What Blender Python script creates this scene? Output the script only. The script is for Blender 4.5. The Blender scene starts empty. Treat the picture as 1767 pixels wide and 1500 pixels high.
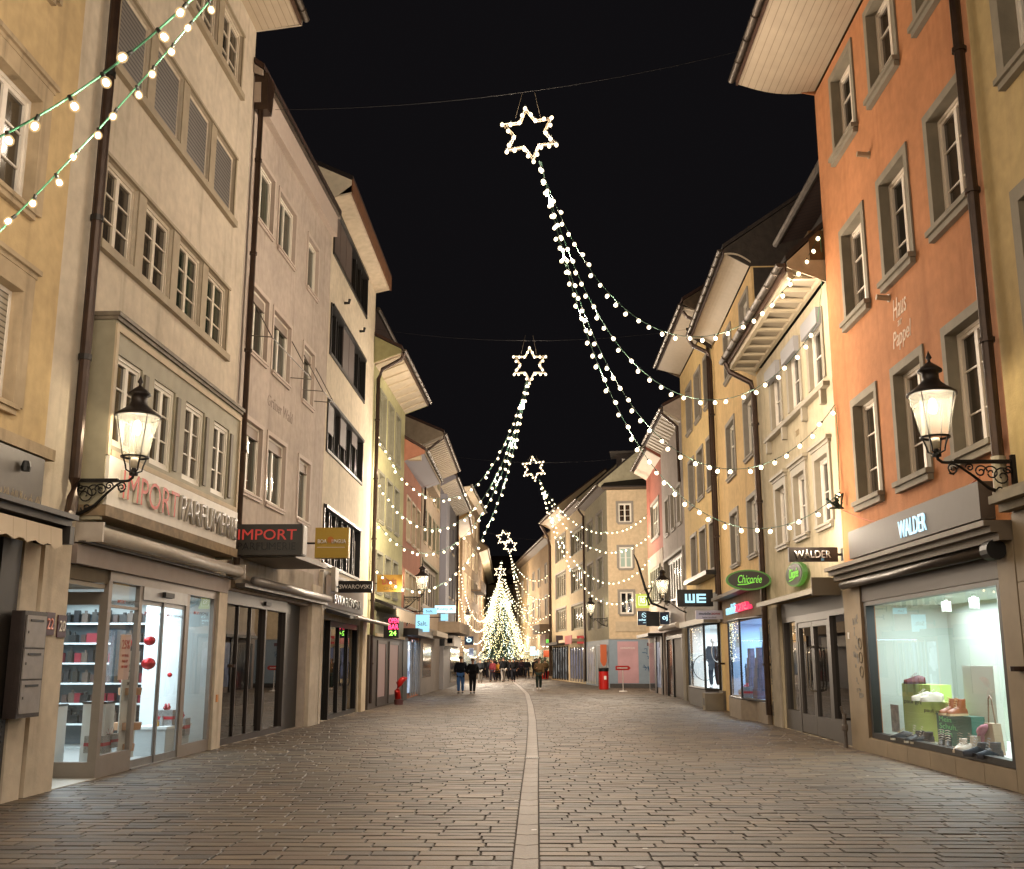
import bpy, bmesh, math, random
from mathutils import Vector, Matrix
random.seed(11)
PI = math.pi
SC = bpy.context.scene
COL = SC.collection

# ------------------------------------------------------------------ camera
PITCH = math.atan(390/1840.0); YAW = math.atan(37/1881.0)
cam_d = bpy.data.cameras.new('camera'); cam = bpy.data.objects.new('camera', cam_d); COL.objects.link(cam)
cam.location = (0, 0, 1.6); cam.rotation_euler = (PI/2+PITCH, 0, YAW)
cam_d.sensor_width = 36; cam_d.lens = 36*1840/1767.0; cam_d.clip_end = 1500; cam_d.clip_start = .1
SC.camera = cam
# ------------------------------------------------------------------ night sky
w = bpy.data.worlds.new('World'); SC.world = w; w.use_nodes = True
nt = w.node_tree; bg = nt.nodes['Background']
sky = nt.nodes.new('ShaderNodeTexSky'); sky.sky_type = 'NISHITA'; sky.sun_disc = False
sky.sun_elevation = math.radians(-6); sky.sun_rotation = math.radians(160); sky.altitude = 400
mx = nt.nodes.new('ShaderNodeMixRGB'); mx.blend_type = 'ADD'; mx.inputs[0].default_value = 1
mx.inputs[2].default_value = (.0050, .0045, .0053, 1)
sc_ = nt.nodes.new('ShaderNodeMixRGB'); sc_.blend_type = 'MULTIPLY'; sc_.inputs[0].default_value = 1
sc_.inputs[2].default_value = (.05, .05, .05, 1)
nt.links.new(sky.outputs[0], sc_.inputs[1]); nt.links.new(sc_.outputs[0], mx.inputs[1]); nt.links.new(mx.outputs[0], bg.inputs[0])
bg.inputs[1].default_value = 1
SC.view_settings.view_transform = 'Standard'; SC.view_settings.look = 'None'
SC.view_settings.exposure = 0; SC.view_settings.gamma = 1; SC.view_settings.use_curve_mapping = False
cy = SC.cycles
cy.use_denoising = True; cy.max_bounces = 6; cy.diffuse_bounces = 4; cy.glossy_bounces = 3
cy.transmission_bounces = 4; cy.transparent_max_bounces = 12; cy.sample_clamp_indirect = 3
cy.caustics_reflective = False; cy.caustics_refractive = False; cy.use_light_tree = True
WARM = (1, .83, .65); COOL = (.78, .93, 1)
K_STR = 2.3      # light of the strings

# ------------------------------------------------------------------ materials
def lin(h):
    h = h.lstrip('#'); r = []
    for i in (0, 2, 4):
        c = int(h[i:i+2], 16)/255; r.append(c/12.92 if c <= .04045 else ((c+.055)/1.055)**2.4)
    return (*r, 1)
def C_(c): return lin(c) if isinstance(c, str) else (*c[:3], 1)
MATS = {}
def _new(name):
    m = bpy.data.materials.new(name); m.use_nodes = True; n = m.node_tree
    return m, n, n.nodes['Principled BSDF']
def plain(name, c, rough=.6, metal=0, spec=.5, var=0, scale=6, bump=0, bscale=60, coat=0):
    if name in MATS: return MATS[name]
    m, n, b = _new(name); c = C_(c)
    b.inputs['Base Color'].default_value = c; b.inputs['Roughness'].default_value = rough
    b.inputs['Metallic'].default_value = metal; b.inputs['Specular IOR Level'].default_value = spec
    b.inputs['Coat Weight'].default_value = coat
    tc = n.nodes.new('ShaderNodeTexCoord')
    if var:
        t = n.nodes.new('ShaderNodeTexNoise'); t.inputs['Scale'].default_value = scale; t.inputs['Detail'].default_value = 6
        n.links.new(tc.outputs['Object'], t.inputs['Vector'])
        r = n.nodes.new('ShaderNodeValToRGB')
        r.color_ramp.elements[0].position = .3; r.color_ramp.elements[1].position = .7
        r.color_ramp.elements[0].color = (*[x*(1-var) for x in c[:3]], 1)
        r.color_ramp.elements[1].color = (*[min(1, x*(1+var)) for x in c[:3]], 1)
        n.links.new(t.outputs[0], r.inputs[0]); n.links.new(r.outputs[0], b.inputs['Base Color'])
    if bump:
        t = n.nodes.new('ShaderNodeTexNoise'); t.inputs['Scale'].default_value = bscale; t.inputs['Detail'].default_value = 4
        n.links.new(tc.outputs['Object'], t.inputs['Vector'])
        bp = n.nodes.new('ShaderNodeBump'); bp.inputs['Strength'].default_value = bump; bp.inputs['Distance'].default_value = .02
        n.links.new(t.outputs[0], bp.inputs['Height']); n.links.new(bp.outputs[0], b.inputs['Normal'])
    MATS[name] = m; return m
def plaster(name, c, stain=.16, rough=.88, bump=.22, dirt='#5d5142'):
    """rendered wall: broad tone changes, vertical weather streaks, fine grain"""
    if name in MATS: return MATS[name]
    m, n, b = _new(name); c = C_(c); b.inputs['Roughness'].default_value = rough; b.inputs['Specular IOR Level'].default_value = .25
    tc = n.nodes.new('ShaderNodeTexCoord')
    def noise(sc, det, stretch=(1, 1, 1)):
        mp = n.nodes.new('ShaderNodeMapping'); mp.inputs['Scale'].default_value = stretch
        t = n.nodes.new('ShaderNodeTexNoise'); t.inputs['Scale'].default_value = sc; t.inputs['Detail'].default_value = det
        n.links.new(tc.outputs['Object'], mp.inputs[0]); n.links.new(mp.outputs[0], t.inputs['Vector']); return t
    def ramp(src, a, bb, ca, cb):
        r = n.nodes.new('ShaderNodeValToRGB'); e = r.color_ramp.elements
        e[0].position = a; e[1].position = bb; e[0].color = (ca, ca, ca, 1); e[1].color = (cb, cb, cb, 1)
        n.links.new(src.outputs[0], r.inputs[0]); return r
    broad = ramp(noise(.7, 8), .32, .68, 1-stain*1.35, 1.04)
    fine = ramp(noise(5, 10), .3, .72, .86, 1.07)
    mul = n.nodes.new('ShaderNodeMixRGB'); mul.blend_type = 'MULTIPLY'; mul.inputs[0].default_value = 1; mul.inputs[1].default_value = c
    n.links.new(broad.outputs[0], mul.inputs[2])
    mul2 = n.nodes.new('ShaderNodeMixRGB'); mul2.blend_type = 'MULTIPLY'; mul2.inputs[0].default_value = 1
    n.links.new(mul.outputs[0], mul2.inputs[1]); n.links.new(fine.outputs[0], mul2.inputs[2])
    streak = ramp(noise(1, 7, (3.6, 3.6, .25)), .54, .8, 0, stain*3.2)
    dm = n.nodes.new('ShaderNodeMixRGB'); dm.inputs[2].default_value = lin(dirt)
    n.links.new(streak.outputs[0], dm.inputs[0]); n.links.new(mul2.outputs[0], dm.inputs[1])
    n.links.new(dm.outputs[0], b.inputs['Base Color'])
    bp = n.nodes.new('ShaderNodeBump'); bp.inputs['Strength'].default_value = bump; bp.inputs['Distance'].default_value = .02
    n.links.new(noise(28, 8).outputs[0], bp.inputs['Height']); n.links.new(bp.outputs[0], b.inputs['Normal'])
    MATS[name] = m; return m
def stripes(name, c1, c2, axis=1, period=.15, duty=.08, rough=.6, metal=0, bump=.6, var=.1):
    """boards / slats / curtain folds: narrow joint of colour c2 every `period` metres along a local axis"""
    if name in MATS: return MATS[name]
    m, n, b = _new(name); b.inputs['Roughness'].default_value = rough; b.inputs['Metallic'].default_value = metal
    tc = n.nodes.new('ShaderNodeTexCoord'); sp = n.nodes.new('ShaderNodeSeparateXYZ'); n.links.new(tc.outputs['Object'], sp.inputs[0])
    d = n.nodes.new('ShaderNodeMath'); d.operation = 'DIVIDE'; d.inputs[1].default_value = period; n.links.new(sp.outputs[axis], d.inputs[0])
    fr = n.nodes.new('ShaderNodeMath'); fr.operation = 'FRACT'; n.links.new(d.outputs[0], fr.inputs[0])
    r = n.nodes.new('ShaderNodeValToRGB'); e = r.color_ramp.elements
    e[0].position = duty*.6; e[1].position = duty*1.4; e[0].color = C_(c2); e[1].color = C_(c1); n.links.new(fr.outputs[0], r.inputs[0])
    t = n.nodes.new('ShaderNodeTexNoise'); t.inputs['Scale'].default_value = 3; t.inputs['Detail'].default_value = 6; n.links.new(tc.outputs['Object'], t.inputs['Vector'])
    r2 = n.nodes.new('ShaderNodeValToRGB'); r2.color_ramp.elements[0].color = (1-var*2,)*3+(1,); r2.color_ramp.elements[1].color = (1+var*.5,)*3+(1,)
    n.links.new(t.outputs[0], r2.inputs[0])
    mu = n.nodes.new('ShaderNodeMixRGB'); mu.blend_type = 'MULTIPLY'; mu.inputs[0].default_value = 1
    n.links.new(r.outputs[0], mu.inputs[1]); n.links.new(r2.outputs[0], mu.inputs[2]); n.links.new(mu.outputs[0], b.inputs['Base Color'])
    bp = n.nodes.new('ShaderNodeBump'); bp.inputs['Strength'].default_value = bump; bp.inputs['Distance'].default_value = .01
    n.links.new(r.outputs[0], bp.inputs['Height']); n.links.new(bp.outputs[0], b.inputs['Normal'])
    MATS[name] = m; return m
def curtain(name, c1, c2, scale=9, rough=.09, blend=.75):
    """window seen at night: glossy pane, folds of cloth behind it"""
    if name in MATS: return MATS[name]
    m, n, b = _new(name); b.inputs['Roughness'].default_value = rough; b.inputs['Specular IOR Level'].default_value = .8
    tc = n.nodes.new('ShaderNodeTexCoord'); mp = n.nodes.new('ShaderNodeMapping'); mp.inputs['Scale'].default_value = (scale, scale, .25)
    t = n.nodes.new('ShaderNodeTexNoise'); t.inputs['Scale'].default_value = 1; t.inputs['Detail'].default_value = 3
    n.links.new(tc.outputs['Object'], mp.inputs[0]); n.links.new(mp.outputs[0], t.inputs['Vector'])
    r = n.nodes.new('ShaderNodeValToRGB'); e = r.color_ramp.elements; e[0].position = .36; e[1].position = .66
    e[0].color = C_(c1); e[1].color = C_(c2); n.links.new(t.outputs[0], r.inputs[0]); n.links.new(r.outputs[0], b.inputs['Base Color'])
    MATS[name] = m; return m
def emis(name, c, s=1.0, sample=False):
    if name in MATS: return MATS[name]
    m, n, b = _new(name); b.inputs['Base Color'].default_value = (.02, .02, .02, 1)
    b.inputs['Emission Color'].default_value = C_(c); b.inputs['Emission Strength'].default_value = s
    if not sample: m.cycles.emission_sampling = 'NONE'
    MATS[name] = m; return m
def glass(name, tint=(1, 1, 1), ior=1.5, rough=0.0, dim=1.0, k=1.2):
    if name in MATS: return MATS[name]
    m = bpy.data.materials.new(name); m.use_nodes = True; n = m.node_tree; n.nodes.remove(n.nodes['Principled BSDF'])
    o = n.nodes['Material Output']; t = n.nodes.new('ShaderNodeBsdfTransparent'); t.inputs[0].default_value = (*[x*dim for x in tint], 1)
    g = n.nodes.new('ShaderNodeBsdfGlossy'); g.inputs['Roughness'].default_value = rough; lw = n.nodes.new('ShaderNodeLayerWeight'); pw = n.nodes.new('ShaderNodeMath'); pw.operation = 'POWER'; pw.inputs[1].default_value = 3.6
    n.links.new(lw.outputs['Facing'], pw.inputs[0]); f = n.nodes.new('ShaderNodeMapRange'); r0 = ((ior-1)/(ior+1))**2; f.inputs[3].default_value = r0*k; f.inputs[4].default_value = .9; n.links.new(pw.outputs[0], f.inputs[0])
    x = n.nodes.new('ShaderNodeMixShader'); n.links.new(f.outputs[0], x.inputs[0]); n.links.new(t.outputs[0], x.inputs[1]); n.links.new(g.outputs[0], x.inputs[2])
    n.links.new(x.outputs[0], o.inputs[0]); MATS[name] = m; return m
def frosted(name):
    if name in MATS: return MATS[name]
    m = bpy.data.materials.new(name); m.use_nodes = True; n = m.node_tree; n.nodes.remove(n.nodes['Principled BSDF'])
    o = n.nodes['Material Output']; t = n.nodes.new('ShaderNodeBsdfTransparent'); t.inputs[0].default_value = (1, .97, .9, 1)
    g = n.nodes.new('ShaderNodeBsdfTranslucent'); g.inputs[0].default_value = (.95, .92, .8, 1)
    tx = n.nodes.new('ShaderNodeTexNoise'); tx.inputs['Scale'].default_value = 9; tx.inputs['Detail'].default_value = 5
    tc = n.nodes.new('ShaderNodeTexCoord'); n.links.new(tc.outputs['Object'], tx.inputs['Vector'])
    r = n.nodes.new('ShaderNodeValToRGB'); r.color_ramp.elements[0].color = (.03,)*3+(1,); r.color_ramp.elements[1].color = (.16,)*3+(1,); n.links.new(tx.outputs[0], r.inputs[0])
    x = n.nodes.new('ShaderNodeMixShader'); n.links.new(r.outputs[0], x.inputs[0]); n.links.new(t.outputs[0], x.inputs[1]); n.links.new(g.outputs[0], x.inputs[2])
    n.links.new(x.outputs[0], o.inputs[0]); MATS[name] = m; return m

WHITE = plain('white_frame', '#ded6ca', .45, var=.08)
GREYW = plain('grey_frame', '#8d8882', .45, var=.08)
PANE = curtain('pane_dark', '#1b1815', '#4b4337', 9)
PANEG = curtain('pane_green', '#10140f', '#3c4436', 6)
PANED = curtain('pane_black', '#070707', '#16130f', 3, .05)
PANE2 = curtain('pane_lace', '#3a342b', '#6a6051', 14)
PANE3 = curtain('pane_half_curtain', '#0c0b0a', '#5b5142', 2.2)
PANE4 = curtain('pane_brown_curtain', '#120e0b', '#3f3023', 5)
WR = random.Random(31)
DARK = plain('dark_metal', '#1c1917', .4, .3, var=.2)
BLACK = plain('black', '#0a0a0a', .5)
IRON = plain('cast_iron', '#14100d', .45, .5, var=.3, scale=30, bump=.4)
PIPE = plain('brown_pipe', '#3a2a20', .35, .4, var=.3, scale=5)
ZINC = plain('zinc_gutter', '#5a5148', .4, .7, var=.3, scale=4)
TILE = stripes('roof_tiles', '#3a241a', '#140c09', 0, .22, .16, .8)
STONE = plain('sandstone', '#8f8574', .8, var=.14, scale=3, bump=.2)
STONEG = plain('grey_stone', '#7d7463', .8, var=.14, scale=3, bump=.2)
CREAMT = plain('cream_trim', '#b8a78c', .7, var=.12, scale=3, bump=.1)
ALU = plain('aluminium', '#8c8a88', .35, .6, var=.1)
SHOPGLASS = glass('shop_glass', (.97, 1, 1), k=2.4)
DARKGLASS = glass('dark_glass', (.55, .55, .56), 1.75)
INT = plain('shop_white', '#c9cfcf', .6)
RED = plain('red_paint', '#b01e18', .4, var=.1)
GREENCABLE = plain('green_cable', '#4e8a68', .5)

# ------------------------------------------------------------------ mesh builder
class MB:
    def __init__(s): s.v = []; s.f = []; s.m = []; s.T = None; s.cols = None
    def P(s, p):
        if s.T is not None: p = s.T @ Vector(p)
        s.v.append(tuple(p)); return len(s.v)-1
    def face(s, idx, mi=0): s.f.append(tuple(idx)); s.m.append(mi)
    def quad(s, a, b, c, d, mi=0): s.face([s.P(a), s.P(b), s.P(c), s.P(d)], mi); return s
    def poly(s, pts, mi=0): s.face([s.P(p) for p in pts], mi); return s
    def box(s, x0, x1, y0, y1, z0, z1, mi=0):
        i = [s.P(p) for p in ((x0,y0,z0),(x1,y0,z0),(x1,y1,z0),(x0,y1,z0),(x0,y0,z1),(x1,y0,z1),(x1,y1,z1),(x0,y1,z1))]
        for q in ((0,3,2,1),(4,5,6,7),(0,1,5,4),(1,2,6,5),(2,3,7,6),(3,0,4,7)): s.face([i[k] for k in q], mi)
        return s
    def extr(s, pts, vec, mi=0):
        a = [s.P(p) for p in pts]; b = [s.P(tuple(Vector(p)+Vector(vec))) for p in pts]; n = len(a)
        s.face(a[::-1], mi); s.face(b, mi)
        for k in range(n): s.face([a[k], a[(k+1) % n], b[(k+1) % n], b[k]], mi)
        return s
    def tube(s, pts, r, seg=8, mi=0, cap=True):
        pts = [Vector(p) for p in pts]; n = len(pts); rings = []
        up = Vector((0, 0, 1))
        for k, p in enumerate(pts):
            d = (pts[min(k+1, n-1)]-pts[max(k-1, 0)]).normalized()
            u = d.cross(up)
            if u.length < .05: u = d.cross(Vector((1, 0, 0)))
            u.normalize(); v = d.cross(u); rr = r[k] if isinstance(r, (list, tuple)) else r
            rings.append([s.P(p+(u*math.cos(2*PI*j/seg)+v*math.sin(2*PI*j/seg))*rr) for j in range(seg)])
        for k in range(n-1):
            for j in range(seg): s.face([rings[k][j], rings[k][(j+1) % seg], rings[k+1][(j+1) % seg], rings[k+1][j]], mi)
        if cap: s.face(rings[0][::-1], mi); s.face(rings[-1], mi)
        return s
    def lathe(s, prof, c=(0, 0, 0), seg=16, mi=0, sy=1):
        rings = [[s.P((c[0]+r*math.cos(2*PI*j/seg), c[1]+sy*r*math.sin(2*PI*j/seg), c[2]+z)) for j in range(seg)] for r, z in prof]
        for k in range(len(rings)-1):
            for j in range(seg): s.face([rings[k][j], rings[k][(j+1) % seg], rings[k+1][(j+1) % seg], rings[k+1][j]], mi)
        return s
    def build(s, name, mats, parent=None, smooth=False):
        me = bpy.data.meshes.new(name); me.from_pydata(s.v, [], s.f)
        if not isinstance(mats, (list, tuple)): mats = [mats]
        for m in mats: me.materials.append(m)
        if len(mats) > 1: me.polygons.foreach_set('material_index', s.m)
        if smooth:
            me.polygons.foreach_set('use_smooth', [True]*len(me.polygons))
        me.update()
        o = bpy.data.objects.new(name, me); COL.objects.link(o)
        if parent is not None: o.parent = parent
        return o
def tag(o, label, cat, group=None, kind=None):
    if label: o['label'] = label
    if cat: o['category'] = cat
    if group: o['group'] = group
    if kind: o['kind'] = kind
    return o
def thing(name, label, cat, loc=(0, 0, 0), rz=0, group=None):
    o = bpy.data.objects.new(name, None); COL.objects.link(o); o.empty_display_size = .2
    o.location = loc; o.rotation_euler = (0, 0, rz); return tag(o, label, cat, group)
def part_like(src, parent, name=None, M=None, label=None):
    c = src.copy(); COL.objects.link(c); c.parent = parent
    if M is not None: c.matrix_local = M
    return c
def light(kind, name, loc, power, color, size=.05, parent=None, rot=None, sizey=None, spread=None):
    d = bpy.data.lights.new(name, kind); d.energy = power; d.color = color
    if kind == 'AREA':
        d.size = size
        if sizey: d.shape = 'RECTANGLE'; d.size_y = sizey
        if spread: d.spread = spread
    else: d.shadow_soft_size = size
    if kind == 'SPOT': d.spot_size = 1.6; d.spot_blend = .6
    o = bpy.data.objects.new(name, d); COL.objects.link(o); o.location = loc
    if rot: o.rotation_euler = rot
    if parent is not None: o.parent = parent
    return o
FONT = None
def text(parent, body, o, xdir, h, mat, w=None, ext=.01, bold=0.0, shear=0.0, name='lettering', up=(0, 0, 1), align='LEFT', space=1.0, side=None):
    """lettering as a solid mesh; o = lower left corner, xdir = reading direction (parent's frame), h = cap height, w = full width"""
    cu = bpy.data.curves.new('t', 'FONT'); cu.body = body; cu.size = 1; cu.offset = bold; cu.shear = shear; cu.resolution_u = 3; cu.space_character = space
    t = bpy.data.objects.new('t', cu); COL.objects.link(t)
    dg = bpy.context.evaluated_depsgraph_get(); me = bpy.data.meshes.new_from_object(t.evaluated_get(dg))
    bpy.data.objects.remove(t); xs = [v.co.x for v in me.vertices]; ys = [v.co.y for v in me.vertices]
    if not xs: return None
    x0, x1, y0, y1 = min(xs), max(xs), min(ys), max(ys)
    sy = h/(y1-y0); sx = w/(x1-x0) if w else sy
    X = Vector(xdir).normalized(); Z = Vector(up).normalized(); N = X.cross(Z); O = Vector(o)
    bm = bmesh.new(); bm.from_mesh(me); bpy.data.meshes.remove(me)
    r = bmesh.ops.extrude_face_region(bm, geom=bm.faces[:])
    top = [g for g in r['geom'] if isinstance(g, bmesh.types.BMVert)]
    tops = set(top)
    off = {'LEFT': 0, 'CENTER': -(x1-x0)*sx/2}[align]
    for v in bm.verts:
        e = ext if v in tops else 0.001
        v.co = O+X*((v.co.x-x0)*sx+off)+Z*((v.co.y-y0)*sy)+N*e
    m2 = bpy.data.meshes.new(name); m2.materials.append(mat)
    if side:
        m2.materials.append(side); bm.normal_update()
        for f in bm.faces: f.material_index = 0 if abs(f.normal.dot(N)) > .7 else 1
    bm.to_mesh(m2); bm.free()
    ob = bpy.data.objects.new(name, m2); COL.objects.link(ob); ob.parent = parent
    return ob

# ------------------------------------------------------------------ buildings
PENDING = []
class Bld:
    """a house: local x along the facade, local y = s*outward, z up, origin at the foot of its near corner"""
    def __init__(b, name, label, A, B, s, H, mat, D=9, u0=0, u1=None, cat='house', group='old town houses along the street'):
        d = Vector((B[0]-A[0], B[1]-A[1])); b.L = d.length; b.ang = math.atan2(d.y, d.x); b.s = s; b.H = H; b.mat = mat; b.D = D
        b.u0 = u0; b.u1 = b.L if u1 is None else u1; b.holes = []; b.roofed = False
        b.root = thing(name, label, cat, (A[0], A[1], 0), b.ang, group)
        b.M = Matrix.Translation((A[0], A[1], 0)) @ Matrix.Rotation(b.ang, 4, 'Z')
        b.rd = Vector((1, 0, 0)) if s < 0 else Vector((-1, 0, 0))   # reading direction on the facade
    def p(b, u, o, z): return (u, b.s*o, z)
    def W(b, u, o, z): return b.M @ Vector(b.p(u, o, z))
    def bx(b, mb, u0, u1, o0, o1, z0, z1, mi=0): return mb.box(min(u0, u1), max(u0, u1), min(b.s*o0, b.s*o1), max(b.s*o0, b.s*o1), z0, z1, mi)
    def hole(b, u0, u1, z0, z1, d=.3): b.holes.append((min(u0, u1), max(u0, u1), z0, z1, d))
    def part(b, name, mat, *boxes, parent=None, label=None):
        mb = MB()
        for bb in boxes: b.bx(mb, *bb)
        o = mb.build(name, mat, parent or b.root)
        if label: o['label'] = label
        return o
    def finish(b, gable=0): PENDING.append((b, 0 if b.roofed else gable))
    def build_wall(b, gable=0, ridge=.5, zmin=0):
        us = sorted({b.u0, b.u1, *[h[0] for h in b.holes], *[h[1] for h in b.holes]}); zs = sorted({zmin, b.H, *[h[2] for h in b.holes], *[h[3] for h in b.holes]})
        us = [u for u in us if b.u0-1e-6 <= u <= b.u1+1e-6]
        mb = MB(); idx = {}
        def vtx(u, z):
            if (u, z) not in idx: idx[(u, z)] = mb.P(b.p(u, 0, z))
            return idx[(u, z)]
        for i in range(len(us)-1):
            for j in range(len(zs)-1):
                cu, cz = (us[i]+us[i+1])/2, (zs[j]+zs[j+1])/2
                if any(h[0] < cu < h[1] and h[2] < cz < h[3] for h in b.holes): continue
                mb.face([vtx(us[i], zs[j]), vtx(us[i+1], zs[j]), vtx(us[i+1], zs[j+1]), vtx(us[i], zs[j+1])])
        for (a, c, z0, z1, d) in b.holes:
            P = b.p
            mb.quad(P(a, 0, z0), P(a, -d, z0), P(a, -d, z1), P(a, 0, z1)); mb.quad(P(c, 0, z0), P(c, -d, z0), P(c, -d, z1), P(c, 0, z1))
            mb.quad(P(a, 0, z1), P(c, 0, z1), P(c, -d, z1), P(a, -d, z1)); mb.quad(P(a, 0, z0), P(c, 0, z0), P(c, -d, z0), P(a, -d, z0))
        H, D, P = b.H, b.D, b.p
        for u in (b.u0, b.u1):
            mb.poly([P(u, 0, 0), P(u, -D, 0), P(u, -D, H)] + ([P(u, -D*ridge, H+gable)] if gable else []) + [P(u, 0, H)])
        mb.quad(P(b.u0, -D, 0), P(b.u1, -D, 0), P(b.u1, -D, H), P(b.u0, -D, H))
        if not gable: mb.quad(P(b.u0, 0, H), P(b.u1, 0, H), P(b.u1, -D, H), P(b.u0, -D, H))
        return mb.build('wall', b.mat, b.root)
    def roof(b, zo, over, ridge_z, near=0.1, far=0.1, mat=None, ridge=.5, th=.12, cap=None):
        b.roofed = True; zi = b.H
        for u in (b.u0-near+.01, b.u1+far-.05):
            c = MB(); c.extr([b.p(u, 0.0, zi-.01), b.p(u, over-.03, zo-.14), b.p(u, over-.03, zo-.012), b.p(u, -b.D*ridge, ridge_z-.012), b.p(u, -b.D+.2, b.H+.02), b.p(u, -b.D+.2, b.H-.01)], (.04, 0, 0)); c.build('gable', cap or b.mat, b.root)
        mb = MB(); P = b.p; u0, u1 = b.u0-near, b.u1+far
        for (o, z), (o2, z2) in (((over, zo), (-b.D*ridge, ridge_z)), ((-b.D-.3, b.H+.05), (-b.D*ridge, ridge_z))):
            a = [P(u0, o, z), P(u1, o, z), P(u1, o2, z2), P(u0, o2, z2)]
            mb.extr(a, (0, 0, th))
        return mb.build('roof', mat or TILE, b.root)
    def eave(b, zi, zo, over, mat, near=0, far=0, curve=0, fasc='#4a3322', gut=True, fh=.16, gr=.075, ribs=None, ribmat=None):
        P = b.p; u0, u1 = b.u0-near, b.u1+far; mb = MB(); n = 8 if curve else 1; prof = []
        for k in range(n+1):
            t = k/n; prof.append((over*t, zi+(zo-zi)*t+curve*math.sin(PI*t)))
        for k in range(n):
            (a, z), (c, z2) = prof[k], prof[k+1]
            mb.extr([P(u0, a, z), P(u1, a, z), P(u1, c, z2), P(u0, c, z2)], (0, 0, .05))
        so = mb.build('soffit', mat, b.root)
        if ribs:
            rb = MB(); k = u0+.1
            while k < u1-.05:
                rb.extr([P(k, .02, zi-.002+(zo-zi)*.02/over), P(k, over-.03, zo-.002), P(k, over-.03, zo-.06), P(k, .02, zi-.06)], (.07, 0, 0)); k += ribs
            rb.build('rafter_strips', ribmat or mat, so)
        fm = plain('fascia'+fasc, fasc, .7, var=.25)
        fa = b.part('fascia', fm, (u0, u1, over, over+.035, zo-.03, zo+fh))
        if gut:
            g = MB(); r = gr; pts = []
            gz = zo+fh-.02; go = over+.04+r
            for uu in (u0-.05, u1+.05):
                pts.append([P(uu, go+r*math.cos(a), gz+r*math.sin(a)) for a in [PI+PI*k/8 for k in range(9)]])
            i0 = [g.P(p) for p in pts[0]]; i1 = [g.P(p) for p in pts[1]]
            for k in range(8): g.face([i0[k], i0[k+1], i1[k+1], i1[k]])
            g.face(i0); g.face(i1)
            u = u0+.4
            while u < u1:   # gutter brackets
                g.tube([P(u, go+(r+.008)*math.cos(a), gz+(r+.008)*math.sin(a)) for a in [PI+PI*k/6 for k in range(7)]], .012, 4); u += .8
            g.build('gutter', ZINC, b.root, smooth=False)
        return prof
    def downpipe(b, pts, r=.055, mat=None, brk=True):
        mb = MB(); mb.tube([b.p(*q) for q in pts], r, 10)
        z = 1.5
        top = max(q[2] for q in pts[:-1]); u, o, _ = pts[-1]
        if brk:
            while z < top-1: mb.tube([b.p(u, o, z-.03), b.p(u, o, z+.03)], r*1.35, 10); z += 2.1
        return mb.build('downpipe', mat or PIPE, b.root, smooth=False)
    def win(b, u0, u1, z0, z1, rec=.14, cols=2, rows=3, fw=.055, sash=.05, mun=.024, fm=None, pm=None, sur=None, sill=None, hood=None,
            blind=0, bmat=None, o=0, makehole=True, label=None, split=None, lit=None, vm=False):
        """casement window; o = plane of the wall it sits in"""
        if u0 > u1: u0, u1 = u1, u0
        fm = fm or WHITE; pm = pm or PANE
        if pm is PANE: pm = WR.choice([PANE, PANE, PANE2, PANE3, PANEG])
        elif pm is PANED: pm = WR.choice([PANED, PANED, PANE, PANE4])
        if makehole: b.hole(u0, u1, z0, z1, rec+.08)
        m = MB(); k0 = o-rec-.07
        fo = o-rec+.02
        b.bx(m, u0, u0+fw, k0, fo, z0, z1); b.bx(m, u1-fw, u1, k0, fo, z0, z1)
        b.bx(m, u0+fw, u1-fw, k0, fo, z0, z0+fw); b.bx(m, u0+fw, u1-fw, k0, fo, z1-fw, z1)
        a, c, y0, y1 = u0+fw, u1-fw, z0+fw, z1-fw; cw = (c-a)/cols; so = o-rec
        for i in range(cols):
            s0, s1 = a+cw*i, a+cw*(i+1)
            b.bx(m, s0, s0+sash, k0, so, y0, y1); b.bx(m, s1-sash, s1, k0, so, y0, y1)
            b.bx(m, s0+sash, s1-sash, k0, so, y0, y0+sash); b.bx(m, s0+sash, s1-sash, k0, so, y1-sash, y1)
            fr = split or [j/rows for j in range(1, rows)]
            for t in fr:
                zc = y0+(y1-y0)*t; b.bx(m, s0+sash, s1-sash, k0, so-.012, zc-mun/2, zc+mun/2)
            if vm: b.bx(m, (s0+s1)/2-mun/2, (s0+s1)/2+mun/2, k0, so-.01, y0+sash, y1-sash)
        w = m.build('window', fm, b.root)
        if label: w['label'] = label
        p = MB(); oo = so-.035; p.quad(b.p(a, oo, y0), b.p(c, oo, y0), b.p(c, oo, y1), b.p(a, oo, y1)); p.build('pane', lit or pm, w)
        if sur:
            sw, sd, sm = sur; q = MB(); e = .003
            b.bx(q, u0-sw, u0, o+.001, o+sd, z0, z1); b.bx(q, u1, u1+sw, o+.001, o+sd, z0, z1); b.bx(q, u0-sw, u1+sw, o+.001, o+sd, z1, z1+sw)
            # stone lining of the reveal, a few millimetres proud of the wall's own
            b.bx(q, u0, u0+e, o-rec+.02, o+sd, z0, z1-e); b.bx(q, u1-e, u1, o-rec+.02, o+sd, z0, z1-e); b.bx(q, u0, u1, o-rec+.02, o+sd-.001, z1-e, z1-.0005)
            q.build('surround', sm, w)
        if sill:
            sh, se, sx, sm = sill; q = MB()
            b.bx(q, u0-sx, u1+sx, o+.002, o+se, z0-sh*.45, z0); b.bx(q, u0-sx+.03, u1+sx-.03, o+.002, o+se*.7, z0-sh, z0-sh*.45)
            b.bx(q, u0+.001, u1-.001, o-rec-.05, o+.002, z0-.05, z0+.012); q.build('sill', sm, w)
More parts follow.
